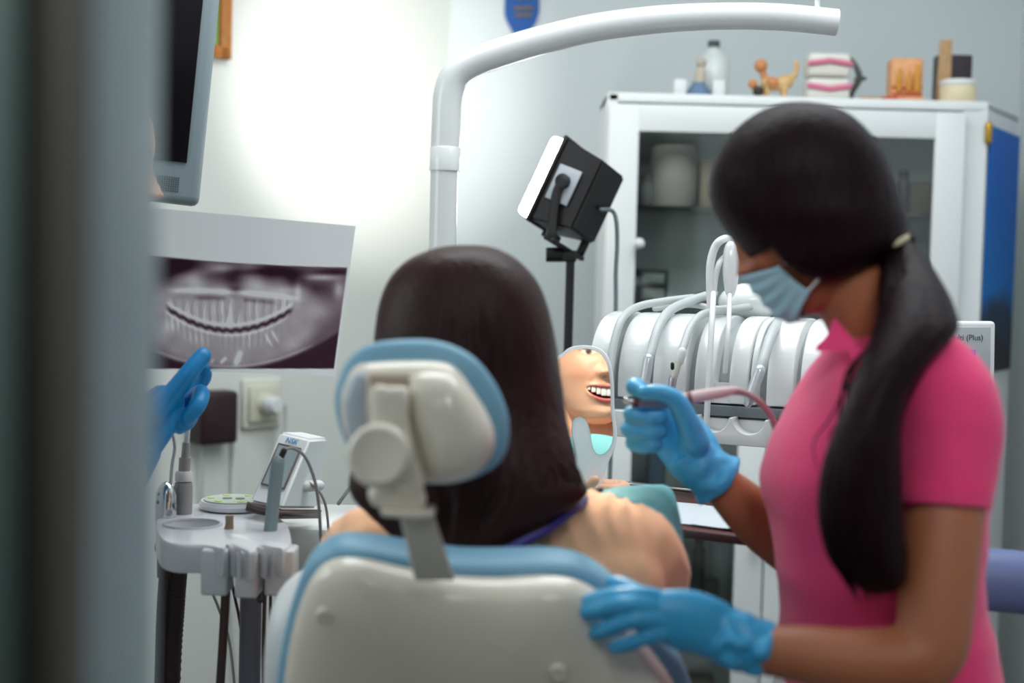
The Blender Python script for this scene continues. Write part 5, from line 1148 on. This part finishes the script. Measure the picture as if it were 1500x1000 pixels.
h2 = hand([
    ([(1020, 650, 1.648), (1005, 614, 1.640), (991, 588, 1.635), (972, 577, 1.632), (953, 575, 1.634), (946, 577, 1.636)], [.016, .0140, .0120, .0108, .0100, .0088]),
    ([(988, 600, 1.70), (957, 586, 1.69), (934, 567, 1.672), (930, 567, 1.655), (937, 573, 1.645)], [.011, .0108, .0106, .0108, .0095]),
    ([(985, 612, 1.70), (945, 606, 1.695), (926, 604, 1.675), (924, 607, 1.655), (937, 613, 1.642), (955, 614, 1.638), (969, 612, 1.642)], [.0105, .0092, .0086, .0086, .0087, .0085, .0076]),
    ([(988, 632, 1.70), (945, 628, 1.695), (922, 626, 1.675), (920, 629, 1.655), (934, 634, 1.642), (954, 635, 1.638), (968, 633, 1.642)], [.0105, .0092, .0086, .0086, .0087, .0085, .0076]),
    ([(992, 654, 1.70), (952, 651, 1.69), (929, 647, 1.675), (927, 650, 1.655), (939, 654, 1.645), (954, 654, 1.64), (963, 651, 1.645)], [.0105, .009, .0082, .0082, .0082, .008, .007])],
    [([(976, 612, 1.695), (992, 634, 1.69), (1014, 664, 1.678), (1032, 690, 1.668)], [.025, .033, .034, .029], .55, (R * .8 + U * .6)),
     ([(996, 600, 1.650), (1007, 625, 1.654), (1018, 655, 1.660)], [.010, .014, .018], 1, R)],
    [([(1008, 660, 1.668), (1028, 682, 1.668), (1045, 697, 1.671), (1053, 704, 1.673)], [.027, .028, .031, .037], .9, (R * .75 + U * .65))])
wrinkle(h2, P(1045, 695, 1.65), .036, .009, 50)
obj('glove', h2, gl, dn, angle=0, label='blue glove gripping the handpiece')
# trousers, shoes
bm = new(); tube(bm, [P(1300, 1120, 1.55), P(1300, 1240, 1.56), P(1295, 1330, 1.56)], [.15, .16, .15], ratio=1.1, ref=R, seg=24)
hips = P(1290, 1350, 1.56)
for dy, kx in ((-.12, .0), (.12, .0)):
    a = hips + V((0, dy, .0)); kn_ = V((hips.x - .30, a.y, .50)); tube(bm, [a, kn_], [.095, .07], seg=18); tube(bm, [kn_, V((kn_.x + .04, kn_.y, .08))], [.068, .045], seg=18)
obj('trousers', fuse(bm, .008, 4), mat('white_trousers', (200, 202, 204), .8), dn, angle=0)
for dy in (-.12, .12):
    bm = new(); c = V((hips.x - .30, hips.y + dy, 0)); tube(bm, [c + V((.07, 0, .04)), c + V((0, 0, .04)), c + V((-.12, 0, .028))], [.038, .042, .03], ratio=1, seg=16); obj('shoe', bm, white_sat, dn)

# handpiece in her hand
hpc = thing('handpiece', 'pale pinkish handpiece with a curved hose held in the blue gloved fingers', 'dental handpiece', P(1000, 585, 1.65))
dH = 1.652
bm = new(); tube(bm, [P(932, 588, dH), P(965, 589, dH), P(1000, 585, dH), P(1030, 579, dH), P(1060, 574, dH), P(1078, 571, dH)], [.0065, .0078, .0078, .0072, .0062, .0042], seg=20); obj('body', bm, mat('handpiece_pink', (212, 186, 186), .35), hpc)
bm = new(); tube(bm, [P(917, 586, dH), P(926, 588, dH)], [.0038, .0055], seg=14); obj('tip', bm, steel, hpc)
bm = new(); tube(bm, [P(927, 588, dH), P(935, 588, dH)], .0068, seg=16, rnd=False); tube(bm, [P(1006, 584, dH), P(1013, 583, dH)], .0081, seg=18, rnd=False); obj('ring', bm, mat('ring_maroon', (120, 56, 62), .4), hpc)
bm = new(); tube(bm, [P(1070, 573, dH), P(1090, 575, dH), P(1112, 588, dH), P(1128, 608, dH + .01), P(1138, 634, dH + .02), P(1150, 680, dH + .04)], [.0042, .004, .004, .004, .004, .004], seg=12); obj('hose', bm, mat('hose_mauve', (172, 140, 142), .45), hpc)

# stool with a padded backrest bar
st = thing('stool', 'dentist stool with a padded blue violet backrest bar at the right edge', 'stool', V((P(1330, 900, 1.6).x, 1.58, 0)))
uph2 = mat('violet_blue_upholstery', (96, 110, 152), .42)
bm = new(); ds_ = 1.74; tube(bm, [P(1416, 846, ds_), P(1470, 850, ds_), P(1530, 857, ds_), P(1590, 862, ds_ - .02)], 46 * S(ds_), seg=28); obj('backrest', bm, uph2, st, angle=60)
c = V((P(1300, 1350, 1.56).x, 1.555, .40)); bm = new(); lathe(bm, c, Z, [(0, 0), (.17, 0), (.185, .02), (.185, .05), (.16, .07), (0, .075)], 36); obj('seat', bm, uph2, st)
bm = new(); q_ = P(1560, 862, ds_); tube(bm, [q_, q_ + V((.03, 0, -.12)), V((q_.x + .02, q_.y - .03, .45)), V((c.x + .12, c.y + .02, .395))], .012); obj('back_support', bm, steel, st)
bm = new(); tube(bm, [c, V((c.x, c.y, .08))], .025, rnd=False); obj('gas_column', bm, steel, st)
for k in range(5):
    a = 2 * PI * k / 5 + .3; e = V((c.x + .24 * math.cos(a), c.y + .24 * math.sin(a), .06)); bm = new(); tube(bm, [V((c.x, c.y, .09)), e], [.02, .014]); lg = obj('leg', bm, steel, st); bm = new(); ball(bm, e - Z * .03, .03); obj('caster', bm, black_pl, lg)

# ---------------------------------------------------------------- person behind the jamb
M3 = head_frame(P(122, 236, 1.80), R * .97 - U * .12 + FW * .2, U, .95)
bm = head_mesh(M3, dict(xm=.025, lift=.5, h=0.0), 150, 140)
sk = lambda *a, **b: tube(bm, *a, **b)
sk([P(95, 330, 1.80), P(80, 420, 1.80), P(70, 500, 1.80)], [.05, .05, .055]); sk([P(70, 560, 1.8), P(60, 900, 1.8)], [.06, .09])
sk([P(60, 560, 1.75), P(62, 620, 1.68), P(70, 690, 1.66), P(80, 760, 1.68)], [.04, .04, .035, .03]); sk([P(84, 772, 1.69), P(150, 735, 1.78), P(196, 678, 1.845)], [.032, .033, .027])
b3 = fuse(bm, .005, 2); p3 = obj('person', b3, skin_mat, None, angle=0, cols=skin_cols(b3, M3.inverted(), dict(xm=.025, lift=.5, h=0.0), (214, 172, 142)))
tag(p3, 'person mostly hidden behind the door jamb, holding up the X-ray print', 'person')
bm = new(); loft(bm, [(95, 60, 130, .05, 1.8), (115, 30, 185, .08, 1.8), (160, -5, 205, .095, 1.8), (210, -12, 200, .098, 1.8), (260, -8, 120, .098, 1.8), (320, 10, 80, .09, 1.8), (350, 30, 70, .06, 1.8)], n=5, seg=32); obj('hair', fuse(bm, .006, 4), hair_brown, p3, angle=0)
bm = new(); loft(bm, [(455, 40, 110, .05, 1.8), (478, 0, 140, .10, 1.8), (520, -40, 170, .17, 1.8), (650, -60, 180, .18, 1.8), (900, -60, 180, .18, 1.8), (1250, -80, 200, .19, 1.82), (1330, -80, 200, .19, 1.82)], n=4, seg=28); tube(bm, [P(60, 530, 1.67), P(68, 660, 1.66), P(80, 775, 1.68)], [.062, .056, .052]); tube(bm, [P(80, 780, 1.68), P(130, 750, 1.75), P(165, 722, 1.79)], [.05, .046, .042]); obj('white_coat', fuse(bm, .007, 5), mat('coat_white', (214, 218, 220), .85), p3, angle=0)
bm = new()
for dy in (-.1, .1):
    a = P(60, 1300, 1.82) + V((0, dy, 0)); tube(bm, [a, V((a.x, a.y, .1))], [.085, .055]); tube(bm, [V((a.x - .03, a.y, .04)), V((a.x + .15, a.y, .035))], [.042, .035])
obj('trousers', fuse(bm, .008, 3), mat('white_trousers', (200, 202, 204)), p3, angle=0)
h3 = hand([
    ([(225, 612, 1.85), (252, 578, 1.855), (275, 548, 1.86), (297, 521, 1.875)], [.019, .0145, .0125, .0115]),
    ([(232, 600, 1.90), (268, 580, 1.925), (297, 556, 1.935), (300, 540, 1.93)], [.014, .0115, .0105, .009]),
    ([(240, 610, 1.90), (275, 590, 1.905), (294, 575, 1.89), (290, 592, 1.865), (276, 612, 1.86)], [.013, .012, .0115, .0115, .010]),
    ([(236, 630, 1.89), (262, 618, 1.90), (280, 606, 1.885), (276, 618, 1.868), (264, 627, 1.866)], [.012, .0105, .010, .0095, .0085])],
    [([(244, 585, 1.875), (222, 622, 1.865), (200, 665, 1.852)], [.030, .036, .030], .6, (R * .8 + U * .6))],
    [([(206, 655, 1.853), (186, 695, 1.84), (170, 718, 1.83)], [.030, .031, .034], .9, (R * .8 + U * .6))])
obj('glove', h3, mat('blue_nitrile_bright', (0, 128, 190), .42, bump=.3, bscale=28), p3, angle=0, label='blue glove pinching the X-ray print')
# ================================================================== CAMERA
cam = D.cameras.new('camera'); cam.lens = 50; cam.sensor_width = 36; cam.clip_start = .02
cam.dof.use_dof = True; cam.dof.focus_distance = 2.15; cam.dof.aperture_fstop = 2.4; cam.dof.aperture_blades = 9
co = D.objects.new('camera', cam); COL.objects.link(co)
m4 = axes(R, U, -FW).to_4x4(); m4.translation = CAM; co.matrix_world = m4
sc = bpy.context.scene; sc.camera = co
sc.view_settings.view_transform = 'Standard'; sc.view_settings.look = 'None'; sc.view_settings.gamma = 1; sc.view_settings.exposure = 0
sc.cycles.use_denoising = True; sc.cycles.max_bounces = 10; sc.cycles.caustics_reflective = False; sc.cycles.caustics_refractive = False
sc.cycles.sample_clamp_indirect = 8
